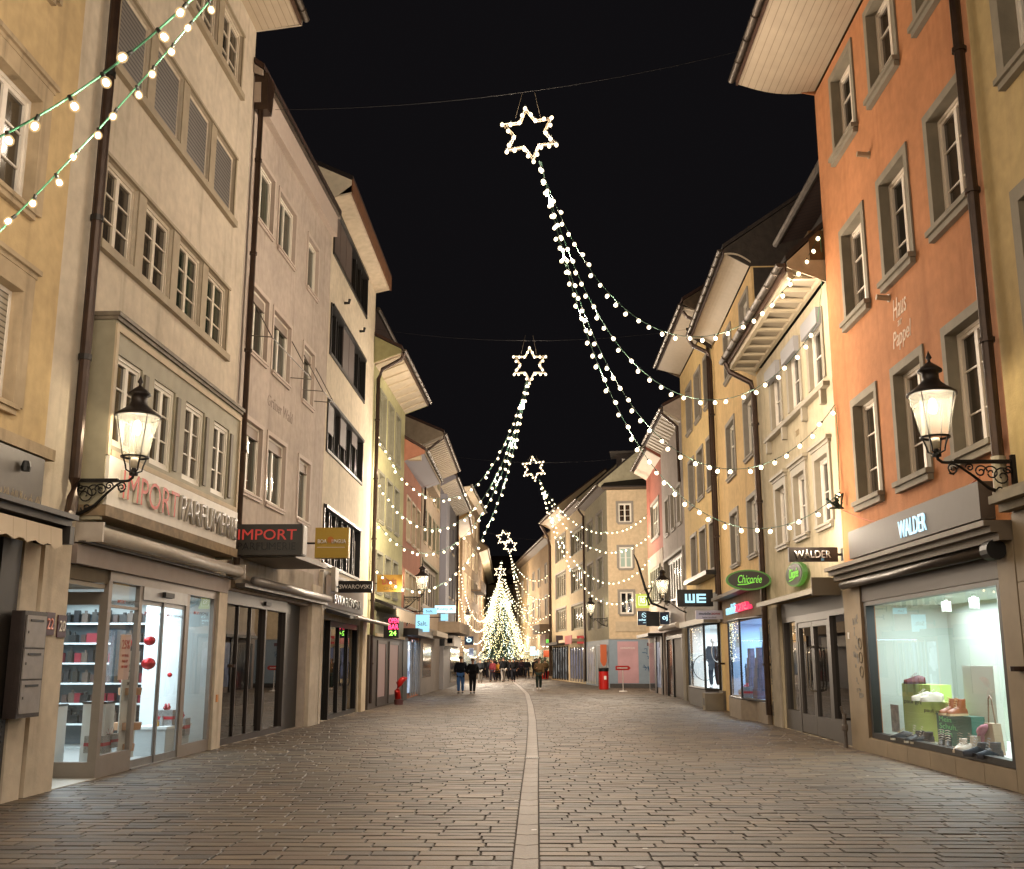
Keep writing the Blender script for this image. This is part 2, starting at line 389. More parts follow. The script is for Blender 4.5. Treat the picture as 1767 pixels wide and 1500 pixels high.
        if hood:
            hh, he, hx, hm = hood; q = MB(); sw = sur[0] if sur else 0
            b.bx(q, u0-sw-hx, u1+sw+hx, o+.001, o+he, z1+sw+hh*.5, z1+sw+hh); b.bx(q, u0-sw-hx*.5, u1+sw+hx*.5, o+.001, o+he*.6, z1+sw+.001, z1+sw+hh*.5); q.build('lintel', hm, w)
        if blind:
            q = MB(); zb = y1-(y1-y0)*blind; b.bx(q, a+.002, c-.002, so-.03, so+.012, zb, y1-.002); b.bx(q, a+.002, c-.002, so-.03, so+.03, zb-.03, zb); q.build('blind', bmat or BLIND, w)
        return w
    def interior(b, u0, u1, z0, z1, o0, o1, mat=None, floor=None, power=0, color=COOL, back=None, open0=False):
        P = b.p; m = MB()
        m.quad(P(u0, o1, z0), P(u1, o1, z0), P(u1, o1, z1), P(u0, o1, z1), 2)
        open0 or m.quad(P(u0, o0, z0), P(u0, o1, z0), P(u0, o1, z1), P(u0, o0, z1)); m.quad(P(u1, o0, z0), P(u1, o1, z0), P(u1, o1, z1), P(u1, o0, z1))
        m.quad(P(u0, o0, z1), P(u1, o0, z1), P(u1, o1, z1), P(u0, o1, z1)); m.quad(P(u0, o0, z0), P(u1, o0, z0), P(u1, o1, z0), P(u0, o1, z0), 1)
        r = m.build('interior', [mat or INT, floor or mat or INT, back or mat or INT], b.root)
        if power:
            c = b.W((u0+u1)/2, (o0+o1)/2, z1-.06)
            light('AREA', 'ceiling_light', c, power, color, abs(u1-u0)*.8, rot=(0, 0, b.ang), sizey=abs(o1-o0)*.7)
        return r
BLIND = stripes('blind_slats', '#77716b', '#3a3632', 2, .075, .35, .5, bump=.8)
BLINDL = stripes('blind_light', '#a39a8a', '#5a5348', 2, .07, .25, .5, bump=.8)

def shopglow(name, c1, c2, s=1.0, scale=1.4):
    """a lit shop seen through its window from far off: bright goods and dark gaps"""
    if name in MATS: return MATS[name]
    m, n, b = _new(name); b.inputs['Base Color'].default_value = (.03, .03, .03, 1); b.inputs['Roughness'].default_value = .1
    tc = n.nodes.new('ShaderNodeTexCoord'); mp = n.nodes.new('ShaderNodeMapping'); mp.inputs['Scale'].default_value = (scale, scale, scale*.8)
    t = n.nodes.new('ShaderNodeTexVoronoi'); t.distance = 'CHEBYCHEV'; t.inputs['Scale'].default_value = 1.6
    n.links.new(tc.outputs['Object'], mp.inputs[0]); n.links.new(mp.outputs[0], t.inputs['Vector'])
    r = n.nodes.new('ShaderNodeValToRGB'); e = r.color_ramp.elements; e[0].position = .15; e[1].position = .85; e[0].color = C_(c1); e[1].color = C_(c2)
    n.links.new(t.outputs['Color'], r.inputs[0]); n.links.new(r.outputs[0], b.inputs['Emission Color']); b.inputs['Emission Strength'].default_value = s
    m.cycles.emission_sampling = 'NONE'; MATS[name] = m; return m

# ------------------------------------------------------------------ street
def paving():
    m, n, b = _new('paver_stone'); b.inputs['Roughness'].default_value = .5; b.inputs['Specular IOR Level'].default_value = .5
    at = n.nodes.new('ShaderNodeAttribute'); at.attribute_name = 'tone'
    tc = n.nodes.new('ShaderNodeTexCoord')
    t = n.nodes.new('ShaderNodeTexNoise'); t.inputs['Scale'].default_value = 14; t.inputs['Detail'].default_value = 8; n.links.new(tc.outputs['Object'], t.inputs['Vector'])
    r = n.nodes.new('ShaderNodeValToRGB'); r.color_ramp.elements[0].position = .3; r.color_ramp.elements[1].position = .72
    r.color_ramp.elements[0].color = (.72, .72, .72, 1); r.color_ramp.elements[1].color = (1.12, 1.1, 1.08, 1); n.links.new(t.outputs[0], r.inputs[0])
    t2 = n.nodes.new('ShaderNodeTexNoise'); t2.inputs['Scale'].default_value = .5; t2.inputs['Detail'].default_value = 4; n.links.new(tc.outputs['Object'], t2.inputs['Vector'])
    r3 = n.nodes.new('ShaderNodeValToRGB'); r3.color_ramp.elements[0].position = .35; r3.color_ramp.elements[1].position = .65
    r3.color_ramp.elements[0].color = (.82, .80, .78, 1); r3.color_ramp.elements[1].color = (1.05, 1.05, 1.05, 1); n.links.new(t2.outputs[0], r3.inputs[0])
    mu = n.nodes.new('ShaderNodeMixRGB'); mu.blend_type = 'MULTIPLY'; mu.inputs[0].default_value = 1
    m2 = n.nodes.new('ShaderNodeMixRGB'); m2.blend_type = 'MULTIPLY'; m2.inputs[0].default_value = 1
    n.links.new(at.outputs['Color'], mu.inputs[1]); n.links.new(r.outputs[0], mu.inputs[2])
    n.links.new(mu.outputs[0], m2.inputs[1]); n.links.new(r3.outputs[0], m2.inputs[2]); n.links.new(m2.outputs[0], b.inputs['Base Color'])
    rr = n.nodes.new('ShaderNodeMapRange'); rr.inputs[3].default_value = .46; rr.inputs[4].default_value = .72; n.links.new(t.outputs[0], rr.inputs[0]); n.links.new(rr.outputs[0], b.inputs['Roughness'])
    t3 = n.nodes.new('ShaderNodeTexNoise'); t3.inputs['Scale'].default_value = 40; t3.inputs['Detail'].default_value = 6; n.links.new(tc.outputs['Object'], t3.inputs['Vector'])
    bp = n.nodes.new('ShaderNodeBump'); bp.inputs['Strength'].default_value = .45; bp.inputs['Distance'].default_value = .012; n.links.new(t3.outputs[0], bp.inputs['Height']); n.links.new(bp.outputs[0], b.inputs['Normal'])
    R = random.Random(5)
    V, F, T = [], [], []
    base = [(.235, .18, .135), (.20, .155, .12), (.28, .21, .15), (.17, .138, .112), (.225, .165, .13), (.25, .20, .165), (.15, .12, .105), (.21, .15, .115)]
    def gx(y):  # middle of the drainage strip
        return GUT(y)
    def stone(x0, x1, y0, y1, c, g=.006, sk=0):
        tl = R.gauss(0, .0014); tx, ty = R.gauss(0, .006), R.gauss(0, .008); e = .007
        x0 += g; x1 -= g; y0 += .011; y1 -= .011
        j = lambda: R.uniform(-.004, .004)
        cx, cyy = (x0+x1)/2, (y0+y1)/2
        lo = [(x0, y0), (x1, y0), (x1, y1), (x0, y1)]; k = len(V)
        for x, y in lo: V.append((x, y, -.02))
        for x, y in lo: V.append((x+j()*.5, y+j()*.5, -.007+tl))
        for x, y in lo:
            xx = x+(e if x < cx else -e)+j(); yy = y+(e if y < cyy else -e)+j()
            V.append((xx, yy, tl+(xx-cx)*tx+(yy-cyy)*ty))
        for a in range(4):
            d = (a+1) % 4
            F.append((k+a, k+d, k+4+d, k+4+a)); F.append((k+4+a, k+4+d, k+8+d, k+8+a))
        F.append((k+8, k+9, k+10, k+11)); q = R.choice(base); s = R.uniform(.78, 1.2)*.52; q = (q[0]*1.07, q[1]*1.02, q[2]*.84)
        cc = c or tuple(v*s for v in q); T.extend([tuple(v*.3 for v in cc), tuple(v*.5 for v in cc)]*4+[cc])
    y = 1.5; row = 0
    while y < 96:
        h = R.uniform(.185, .225); c = gx(y+h/2)
        big = y > 40
        for side in (-1, 1):
            x = c+side*.106; lim = -7.2 if side < 0 else 8.2
            sgn = side; first = True
            while (x > lim) if side < 0 else (x < lim):
                l = R.uniform(.30, .58)*(1.3 if big else 1)
                if first: l *= R.uniform(.4, 1); first = False
                a, bb = (x-l, x) if side < 0 else (x, x+l)
                stone(a, bb, y, y+h, None)
                x += side*l
        y += h; row += 1
    me = bpy.data.meshes.new('street_paving'); me.from_pydata(V, [], F); me.materials.append(m)
    a = me.attributes.new('tone', 'FLOAT_COLOR', 'FACE'); flat = []
    for c in T: flat.extend((*c, 1))
    a.data.foreach_set('color', flat)
    o = bpy.data.objects.new('street_paving', me); COL.objects.link(o); o['kind'] = 'structure'
    # drainage strip of long slabs
    V.clear(); F.clear(); T.clear(); y = 1.5
    while y < 96:
        l = R.uniform(.45, .75); c0, c1 = gx(y), gx(y+l); k = len(V); g = .005; s = R.uniform(.9, 1.08)
        for cc, yy in ((c0, y+g), (c1, y+l-g)):
            for dx in (-.105, .105): V.append((cc+dx, yy, -.018))
        for cc, yy in ((c0, y+g+.008), (c1, y+l-g-.008)):
            V.append((cc-.10, yy, -.002)); V.append((cc, yy, -.009)); V.append((cc+.10, yy, -.002))
        F += [(k+4, k+5, k+8, k+7), (k+5, k+6, k+9, k+8), (k, k+1, k+6, k+5, k+4), (k+2, k+3, k+9, k+8, k+7), (k, k+2, k+7, k+4), (k+1, k+3, k+9, k+6)]
        T.extend([tuple(v*s*.7 for v in (.30, .245, .20))]*6); y += l
    me = bpy.data.meshes.new('drainage_strip'); me.from_pydata(V, [], F); me.materials.append(m)
    a = me.attributes.new('tone', 'FLOAT_COLOR', 'FACE'); flat = []
    for c in T: flat.extend((*c, 1))
    a.data.foreach_set('color', flat)
    o = bpy.data.objects.new('drainage_strip', me); COL.objects.link(o); o['kind'] = 'structure'
    gm = MB(); gm.box(-90, 90, -40, 260, -.4, -.013); g = gm.build('ground', plain('joint_sand', '#3d3025', .9, var=.2, scale=2, bump=.3)); g['kind'] = 'structure'
def GUT(y):
    pts = [(0, -.07), (8.6, -.07), (13.7, -.055), (18.7, -.03), (30, -.04), (40, -.12), (54, -.32), (70, -.9), (84, -1.55), (107, -2.8), (130, -4)]
    for (a, p), (c, q) in zip(pts, pts[1:]):
        if a <= y <= c:
            return p+(q-p)*(y-a)/(c-a)
    return pts[-1][1]
paving()
dr = thing('drain_grate', 'small iron drain grate set in the stone strip along the middle of the street', 'drain grate', (GUT(18.6), 18.6, 0))
dm = MB()
for k in range(7): dm.box(-.105+k*.033, -.09+k*.033, -.11, .11, .0, .006)
dm.build('bars', DARK, dr); dm = MB(); dm.box(-.13, .13, -.13, -.111, 0, .007); dm.box(-.13, .13, .111, .13, 0, .007); dm.build('rim', plain('worn_iron', '#6b625a', .4, .6), dr)

# ------------------------------------------------------------------ light strings and stars
BULB_GLOW = emis('bulb_glow', (1, .80, .50), 4.5)
FIL = emis('filament', (1, .86, .62), 30)
def shell(name):
    m = bpy.data.materials.new(name); m.use_nodes = True; n = m.node_tree; n.nodes.remove(n.nodes['Principled BSDF']); o = n.nodes['Material Output']
    t = n.nodes.new('ShaderNodeBsdfTransparent'); e = n.nodes.new('ShaderNodeEmission'); e.inputs[0].default_value = (1, .66, .30, 1); e.inputs[1].default_value = 1.1
    x = n.nodes.new('ShaderNodeMixShader'); x.inputs[0].default_value = .5; n.links.new(t.outputs[0], x.inputs[1]); n.links.new(e.outputs[0], x.inputs[2]); n.links.new(x.outputs[0], o.inputs[0])
    m.cycles.emission_sampling = 'NONE'; return m
GLOBE = shell('bulb_glass')
DKCABLE = plain('dark_green_cable', '#2b4a3a', .6)
def bulb_mesh(r, near=False):
    m = MB()
    m.lathe([(.0, .012), (.016, .012), (.018, -.03), (.014, -.045), (0, -.045)], seg=8, mi=1)
    prof = []
    for k in range(7):
        a = PI*k/6; prof.append((max(r*math.sin(a), .0005), -.04-r*.9+r*math.cos(a)*1.12))
    m.lathe(prof, seg=10 if near else 7, mi=0)
    if near: m.lathe([(.0, -.048), (.017, -.055), (.024, -.075), (.02, -.095), (0, -.105)], seg=8, mi=2)
    me_o = m.build('bulb', [GLOBE if near else BULB_GLOW, plain('bulb_socket', '#20241f', .5), FIL], smooth=True)
    me = me_o.data; bpy.data.objects.remove(me_o); return me
BM_FAR = bulb_mesh(.043); BM_NEAR = bulb_mesh(.040, True)
def catenary(P0, P1, s, n=160):
    P0 = Vector(P0); P1 = Vector(P1); d = P1-P0; h = math.hypot(d.x, d.y); v = d.z; L = s*d.length
    r = math.sqrt(L*L-v*v)/h; lo, hi = 1e-3, 30
    for _ in range(60):
        m = (lo+hi)/2
        if math.sinh(m)/m < r: lo = m
        else: hi = m
    a = h/(2*lo); x0 = h/2-a*math.atanh(v/L); c = P0.z-a*math.cosh(x0/a)
    return [Vector((P0.x+d.x*k/n, P0.y+d.y*k/n, a*math.cosh((k/n*h-x0)/a)+c)) for k in range(n+1)]
SR = random.Random(77)
def resample(pts, st):
    out = []; acc = 0; nxt = st*.5
    for p, q in zip(pts, pts[1:]):
        l = (q-p).length
        while nxt <= acc+l: out.append(p+(q-p)*((nxt-acc)/l)); nxt += st*SR.uniform(.9, 1.1)
        acc += l
    return out
def place(mesh, name, parent, loc, rnd, tilt=.75):
    o = bpy.data.objects.new(name, mesh); COL.objects.link(o); o.parent = parent
    o.location = loc; o.rotation_euler = (rnd.uniform(-tilt, tilt), rnd.uniform(-tilt, tilt), rnd.uniform(0, 6)); return o
def light_string(P0, P1, s, label, group, sp=.28, mesh=None, power=55, every=9, cr=.007, seed=0, color=WARM):
    R = random.Random(seed); pts = catenary(P0, P1, s)
    root = thing('light_string', label, 'light string', pts[0], 0, group)
    O = pts[0]; cb = MB(); cb.tube([p-O for p in pts[::4]], cr, 5); cb.build('cable', GREENCABLE if mesh else DKCABLE, root, smooth=True)
    bs = resample(pts, sp)
    for k, p in enumerate(bs):
        place(mesh or BM_FAR, 'bulb', root, p-O, R)
        if power and k % every == every//2 and (p-pts[-1]).length > .8:
            light('POINT', 'bulb_light', p-O+Vector((0, 0, -.55 if mesh else -.24)), power*K_STR, color, .02, root)
    return root
def star(c, r, ang, label, power=120, drop=1.0, group='star lights over the street'):
    root = thing('star_light', label, 'star light', c, 0, group); R = random.Random(int(c[1]))
    V = []
    for k in range(12):
        a = PI/2+ang+k*PI/6; q = r if k % 2 == 0 else r*.56
        V.append(Vector((q*math.cos(a), 0, q*math.sin(a))))
    fr = MB()
    for k in range(12):
        a, bq = V[k], V[(k+1) % 12]
        for off in ((0, 0), ):
            fr.tube([a*1.0, bq*1.0], .018, 6)
            fr.tube([a*.86, bq*.86], .014, 6)
    fr.build('frame', plain('star_frame', '#5b5040', .5), root)
    for k in range(12):
        for t in (0, .5):
            p = V[k]*(1-t)+V[(k+1) % 12]*t
            place(BM_FAR, 'bulb', root, p+Vector((0, -.03, .04)), R, .3)
    gl = MB()
    for k in (0, 1, 3, 4, 6, 7, 9, 11): gl.tube([V[k]*.97+Vector((0, -.02, 0)), V[(k+1) % 12]*.97+Vector((0, -.02, 0))], .011, 5)
    gl.build('lit_tube', emis('star_tube', (1, .8, .5), 2.2), root)
    if power: light('POINT', 'bulb_light', (0, -.25, 0), power*K_STR, WARM, .3, root)
    for sx in (-.28, .22):
        h = MB(); h.tube([(sx*r/.6, 0, r*.62), (sx*.55, 0, drop)], .006, 5); h.build('hanger', plain('hanger_wire', '#3a3226', .6), root)
    return root
def span_wire(P0, P1, s, label, r=.004):
    pts = catenary(P0, P1, s, 40); root = thing('suspension_wire', label, 'wire', pts[0], 0, 'wires strung across the street')
    m = MB(); m.tube([p-pts[0] for p in pts], r, 5); m.build('strand', plain('steel_wire', '#1d1a18', .6), root)
    for p in (P0, P1): q = MB(); p = Vector(p)-pts[0]; q.box(p.x-.04, p.x+.04, p.y-.03, p.y+.03, p.z-.05, p.z+.05); q.build('wall_hook', DARK, root)
NAMES = ['top', 'second', 'third', 'lowest']
def comet(st, Ps, Ss, where, power, every, sp, seed, r=.6, ang=0, neck=None, mesh=None, side=''):
    nk = neck or (st[0]+.04, st[1], st[2]-r-.05)
    for k, (P1, s) in enumerate(zip(Ps, Ss)):
        light_string((nk[0]+.02*k, nk[1]+.02*k, nk[2]), P1, s, f'{NAMES[k]} string of four from {where}, {side} side', 'light strings trailing from the stars', sp, mesh, power, every, seed=seed*10+k)
star((-.04, 21.8, 13.04), .66, .14, 'largest and nearest bulb star, hanging highest above the street', 160, 1.02)
comet((.0, 21.9, 13.04), [(5.95, 20.79, 10.21), (5.88, 21.2, 8.41), (5.98, 20.6, 6.55), (5.98, 20.6, 4.81)], [1.46, 1.4, 1.32, 1.21], 'the nearest star', 38, 5, .285, 1, neck=(.16, 21.9, 12.45), side='right-hand')
star((-.09, 37, 12), .66, 0, 'second bulb star from the front, its strings trailing to the green house', 150, 1.1)
comet((-.1, 37, 12), [(-5.5, 36.7, 9.45), (-5.5, 37.0, 7.84), (-5.5, 37.2, 6.39), (-5.5, 36.9, 4.77)], [1.6, 1.48, 1.33, 1.25], 'the second star', 46, 5, .285, 2, neck=(-.2, 37, 11.42), side='left-hand')
star((.06, 57.5, 11.9), .66, .1, 'third bulb star from the front, over the corner house with the pink poster', 150, .7)
comet((.06, 57.5, 11.9), [(6.2, 57.2, 9.36), (6.2, 57, 8.17), (6.2, 56.7, 6.92), (6.2, 55.9, 5.68)], [1.2, 1.22, 1.33, 1.3], 'the third star', 72, 5, .285, 3, neck=(.34, 57.6, 11.28), side='right-hand')
star((-2.38, 88, 11.54), .62, .2, 'left one of the two touching small stars above the lit tree', 200, .6)
comet((-2.38, 86, 11.54), [(-5.3, 75.5, 8.6), (-5.3, 75.6, 6.6), (-5.3, 75.6, 5.0), (-5.3, 75.5, 3.6)], [1.3, 1.25, 1.22, 1.2], 'the left one of the far stars', 110, 12, .30, 4, neck=(-2.6, 87.5, 9.6), side='left-hand')
star((-2.0, 94, 11.5), .62, -.1, 'right one of the two touching small stars above the lit tree', 200, .6)
comet((-2, 94, 11.5), [(1.45, 92.5, 9.0), (1.45, 92.8, 7.2), (1.48, 93, 5.6), (1.45, 93.2, 4.3)], [1.22, 1.2, 1.22, 1.16], 'the right one of the far stars', 110, 12, .30, 5, neck=(-2.05, 94, 10.8), side='right-hand')
star((-3.59, 117, 11.1), .66, 0, 'faint far star just over the tip of the lit tree', 200, .6)
comet((-3.6, 117, 11.1), [(-8.3, 112, 7.6), (-8.3, 112.3, 5.7), (-8.3, 112.5, 4.2), (-8.3, 112.7, 2.9)], [1.25, 1.25, 1.2, 1.16], 'the faint far star', 110, 14, .34, 6, neck=(-3.7, 117, 10.4), side='left-hand')
comet((-3.6, 117, 11.1), [(.2, 121, 7.4), (.2, 121, 5.8), (.2, 121, 4.4), (.2, 121, 3.2)], [1.22, 1.25, 1.2, 1.2], 'the faint far star behind the tree', 110, 14, .34, 7, neck=(-3.2, 118, 10.4), side='right-hand')
comet((-3.0, 105, 11.3), [(-5.1, 104.0, 7.9), (-5.1, 104.1, 6.1), (-5.1, 104.2, 4.6), (-5.1, 104.3, 3.3)], [1.25, 1.2, 1.2, 1.2], 'the crowded far comet', 90, 14, .32, 8, neck=(-3.0, 105, 9.6), side='left-hand')
comet((-3.3, 110, 11.3), [(.9, 107, 7.4), (.9, 107.2, 5.8), (.9, 107.4, 4.4), (.9, 107.6, 3.1)], [1.25, 1.2, 1.22, 1.2], 'the crowded far comet', 90, 14, .32, 9, neck=(-2.9, 110, 9.9), side='right-hand')
# the comet overhead: its star is above the camera, two strings cross the upper left corner; an unseen comet is added behind the camera to light the foreground
light_string((-.1, 9, 13), (-6.2, 9, 4.0), 1.006, 'lower of the two big-bulb strings crossing the upper left corner', 'light strings trailing from the stars', .27, BM_NEAR, 38, 5, .009, 80)
light_string((-.1, 7, 11), (-6.2, 7, 5.0), 1.10, 'upper of the two big-bulb strings crossing the upper left corner', 'light strings trailing from the stars', .27, BM_NEAR, 38, 5, .009, 81)
light_string((0, -6, 12.4), (6.1, -5.4, 8.2), 1.35, 'upper string of the unseen comet added behind the camera for its light', 'light strings trailing from the stars', .4, None, 95, 5, .009, 90)
light_string((0, -6, 12.4), (6.1, -5.4, 4.9), 1.22, 'lower string of the unseen comet added behind the camera for its light', 'light strings trailing from the stars', .4, None, 95, 5, .009, 91)
span_wire((-5.95, 21.8, 13.7), (6.2, 20.9, 14.95), 1.004, 'thin wire carrying the nearest star')
span_wire((-5.85, 37, 13.4), (5.6, 37, 13.3), 1.004, 'thin wire carrying the second star')
span_wire((-5.3, 57.5, 12.7), (6.2, 57.5, 12.6), 1.004, 'thin wire carrying the third star')
span_wire((-5.3, 90, 12.6), (2.0, 94, 12.0), 1.004, 'thin wire above the two small stars')
# supply leads hanging on the orange house corner
def lead(pts, label, mat, r=.008, name='supply_cable'):
    m = MB(); O = Vector(pts[0]); m.tube([Vector(p)-O for p in pts], r, 5); o = m.build(name, mat); o.location = O; tag(o, label, 'cable', 'supply cables of the light strings'); return o
lead([(5.95, 20.79, 10.2), (5.97, 20.85, 9.6), (5.93, 20.9, 9.0), (5.9, 21.2, 8.45)], 'thin green lead dropping from the top string end beside the orange house', GREENCABLE)
lead([(5.98, 20.6, 6.5), (6.0, 20.62, 5.9), (5.98, 20.64, 5.3), (5.96, 20.62, 4.85)], 'thin green lead dropping down the edge of the orange house', GREENCABLE)
OR = plain('orange_cable', '#b4552a', .5)
lead([(5.9, 20.5, 4.5)]+[(5.92-.02*t, 20.4-t*6.4, 4.42-.42*math.sin(PI*t)-t*.45) for t in [k/12 for k in range(13)]], 'orange cable sagging in front of the orange house from the plug to the lantern', OR, .011)
pl = MB()
R_ = random.Random(3)
for k in range(7): pl.tube([(R_.uniform(-.05, .05), R_.uniform(-.05, .05), R_.uniform(-.06, .06)), (R_.uniform(-.16, .16), R_.uniform(-.05, .05), R_.uniform(-.16, .16)), (R_.uniform(-.2, .2), 0, R_.uniform(-.2, .1))], .022, 6)
o = pl.build('plug_bundle', plain('green_plug', '#16362a', .5)); o.location = (5.84, 20.45, 4.6); tag(o, 'tangle of dark green plugs at the corner of the orange house', 'plug')

# ------------------------------------------------------------------ wall lanterns
def spiral(cx, cz, r0, a0, turns, sg=1, n=22):
    return [(cx+(r0*(1-k/n*.85))*math.cos(a0+sg*turns*2*PI*k/n), 0, cz+(r0*(1-k/n*.85))*math.sin(a0+sg*turns*2*PI*k/n)) for k in range(n+1)]
LG = frosted('lantern_glass')
def lantern(X, Y, z, arm, sgn, label, power=90, small=False):
    """X = wall plane, arm reaches out by `arm`, z = height of the bracket bar"""
    root = thing('wall_lantern', label, 'lantern', (X, Y, z), 0 if sgn > 0 else PI, 'old lanterns on wall brackets')
    br = MB(); L = arm
    br.box(-.02, .03, -.035, .035, -.5, .08); br.box(.03, L-.12, -.018, .018, -.03, .0); br.box(.02, L-.2, -.024, .024, 0, .018)
    br.tube([(L-.14, 0, -.015), (L-.06, 0, -.01), (L-.01, 0, .03), (L, 0, .1)], .02, 8)
    br.tube([(0.02, 0, -.46), (.12*L, 0, -.44), (.35*L, 0, -.34), (.55*L, 0, -.18), (.72*L, 0, -.06), (.8*L, 0, -.03)], [.028, .026, .022, .018, .015, .012], 8)
    for (cx, cz, r0, a0, tn, sg) in ((.16, -.2, .13, PI*.9, 1.6, -1), (.30, -.15, .1, 0, 1.5, 1), (.2, -.37, .07, PI, 1.3, 1), (.44, -.13, .085, PI, 1.5, -1), (.58, -.08, .055, 0, 1.4, 1), (.80, -.10, .07, PI*.5, 1.6, -1), (.08, -.1, .06, 0, 1.3, -1)):
        br.tube(spiral(cx*L, cz, r0, a0, tn, sg), .0105, 5)
    br.tube([(.72*L, 0, -.06), (.8*L, 0, -.17), (.86*L, 0, -.15)], .01, 5)
    br.build('bracket', IRON, root)
    hd = MB(); hd.lathe([(0, .06), (.055, .06), (.06, .09), (.04, .12), (.03, .16)], (L, 0, 0), 12)
    for k in range(4):
        a = PI/4+k*PI/2; ca, sa = math.cos(a), math.sin(a)
        hd.tube([(L+.04*ca, .04*sa, .1), (L+.11*ca, .11*sa, .13), (L+.125*ca, .125*sa, .2), (L+.165*ca, .165*sa, .31)], .012, 5)
        hd.tube([(L+.172*ca, .172*sa, .31), (L+.288*ca, .288*sa, .86)], .007, 5)
    hd.lathe([(.15, .30), (.185, .30), (.19, .32), (.15, .325)], (L, 0, 0), 20); hd.build('cage', IRON, root)
    sk = MB(); sk.lathe([(0.0, .16), (.045, .17), (.055, .24), (.05, .3), (0, .31)], (L, 0, 0), 12); sk.build('lamp_holder', plain('pale_holder', '#b9ae98', .5), root, smooth=True)
    gl = MB(); gl.lathe([(.165, .325), (.285, .86)], (L, 0, 0), 24); gl.build('glass', LG, root, smooth=True)
    cp = MB(); cp.lathe([(.0, .9), (.27, .875), (.31, .86), (.31, .885), (.26, .92), (.19, .97), (.125, 1.03), (.105, 1.07), (.105, 1.16), (.155, 1.17), (.15, 1.195), (.1, 1.24), (.05, 1.28), (.022, 1.3), (.018, 1.33), (.04, 1.355), (.03, 1.38), (.01, 1.43), (0, 1.46)], (L, 0, 0), 24)
    cp.build('cap', plain('cap_metal', '#2a2320', .45, .4, var=.3, scale=12), root, smooth=True)
    bl = MB(); bl.lathe([(0, .62), (.035, .63), (.05, .68), (.045, .75), (.03, .8), (0, .82)], (L, 0, 0), 12); bl.build('bulb', emis('lantern_bulb', (1, .93, .75), 22), root, smooth=True)
    light('POINT', 'lantern_light', (L, 0, .70), power, (1, .86, .64), .08, root)
    return root
lantern(-6.12, 14.02, 3.97, .76, 1, 'lit lantern on a scroll bracket left of the perfume shop', 105)
lantern(-6.3, -2, 4, .8, 1, 'unseen lantern added behind the camera on the left to brighten the foreground', 170)  # added out of view to brighten the near paving and fronts
lantern(6.06, 13.35, 4.06, .95, -1, 'lit lantern on a scroll bracket at the right beside the orange house', 105)
lantern(6.15, -3, 4, .8, -1, 'unseen lantern added behind the camera on the right to brighten the foreground', 170)  # its added counterpart on the right, also unseen, for foreground light
lantern(-5.42, 45, 4.2, .76, 1, 'lit lantern on the left wall above the blue shop signs', 110)
lantern(6.33, 44, 3.95, 1.05, -1, 'lit lantern on the right wall beside the black shop sign', 110)
lantern(4.5, 66, 4.1, 1.0, -1, 'small far lantern on the edge of the beige corner house', 120)
lantern(-5.4, 79, 4.0, .6, 1, 'small far lantern at the left above the crowd', 120)

# ------------------------------------------------------------------ left side of the street
G_L = 'house fronts on the left side'; G_R = 'house fronts on the right side'
sillW = (.11, .07, .06, CREAMT)
# --- yellow house at the left edge
b = Bld('town_house', 'yellow ochre house at the left edge, half outside the frame', (-6.30, 5.0), (-6.147, 13.05), -1, 15.5, plaster('yellow_wall', '#c4ab80', .12), group=G_L)
yo = plaster('old_cream', '#b5a183', .25, dirt='#40362a')
for z0, z1, blind in ((4.55, 5.95, .95), (7.0, 8.45, 0), (9.95, 11.4, 0), (12.9, 14.2, 0)):
    for u in (5.95, 3.6, 1.2):
        b.win(u, u+1.15, z0, z1, rec=.12, cols=2, rows=3, sur=(.24, .05, yo), sill=(.12, .1, .08, yo), hood=(.12, .1, .06, yo) if z0 > 4 else None, blind=blind, bmat=BLINDL)
b.part('ledge', yo, (4.0, 8.04, .002, .16, 4.04, 4.18))
fasc_dark = plain('fascia_panel', '#4d473f', .4, var=.15)
b.part('sign_panel', fasc_dark, (2, 7.82, .002, .14, 3.42, 4.02))
sc = MB(); R = random.Random(4)
for k in range(150):   # painted grass blades along the foot of the panel
    u = 4.5+k*.022; sc.tube([b.p(u, .145, 3.43), b.p(u+R.uniform(-.06, .06), .147, 3.43+R.uniform(.04, .13))], .003, 3)
sc.build('grass_pattern', plain('pale_blades', '#a39274', .6), b.root)
spb = MB(); spb.lathe([(0, 0), (.05, .0), (.06, .05), (.04, .12), (0, .12)], b.p(7.25, .2, 3.78), 10); spb.build('bell_bracket', BLACK, b.root)
b.part('cornice', plain('dark_cornice', '#2a2521', .5, var=.2), (2, 8.1, .002, .5, 3.3, 3.36), (2, 8.1, .002, .42, 3.22, 3.3), (7.98, 8.1, .002, .46, 3.0, 3.22))
aw = MB(); cl = stripes('awning_cloth', '#c2b199', '#9c8a72', 0, .3, .03, .8)
n = 60; u0, u1 = 2.0, 7.8
for k in range(n):
    a, c = u0+(u1-u0)*k/n, u0+(u1-u0)*(k+1)/n; f = lambda u: 2.9+.05*abs(math.sin(u*9.5))
    aw.quad(b.p(a, .44, 3.16), b.p(c, .44, 3.16), b.p(c, .46, f(c)), b.p(a, .46, f(a)))
aw.quad(b.p(u0, .1, 3.2), b.p(u1, .1, 3.2), b.p(u1, .44, 3.16), b.p(u0, .44, 3.16)); aw.build('awning', cl, b.root)
b.hole(2.2, 7.15, .45, 3.0, .12)
b.part('shop_window', DARK, (2.2, 2.3, -.1, .03, .45, 3.0), (7.05, 7.15, -.1, .03, .45, 3.0), (2.3, 7.05, -.1, .03, .45, .55), (2.3, 7.05, -.1, .03, 2.9, 3.0), (4.6, 4.68, -.1, .03, .55, 2.9))
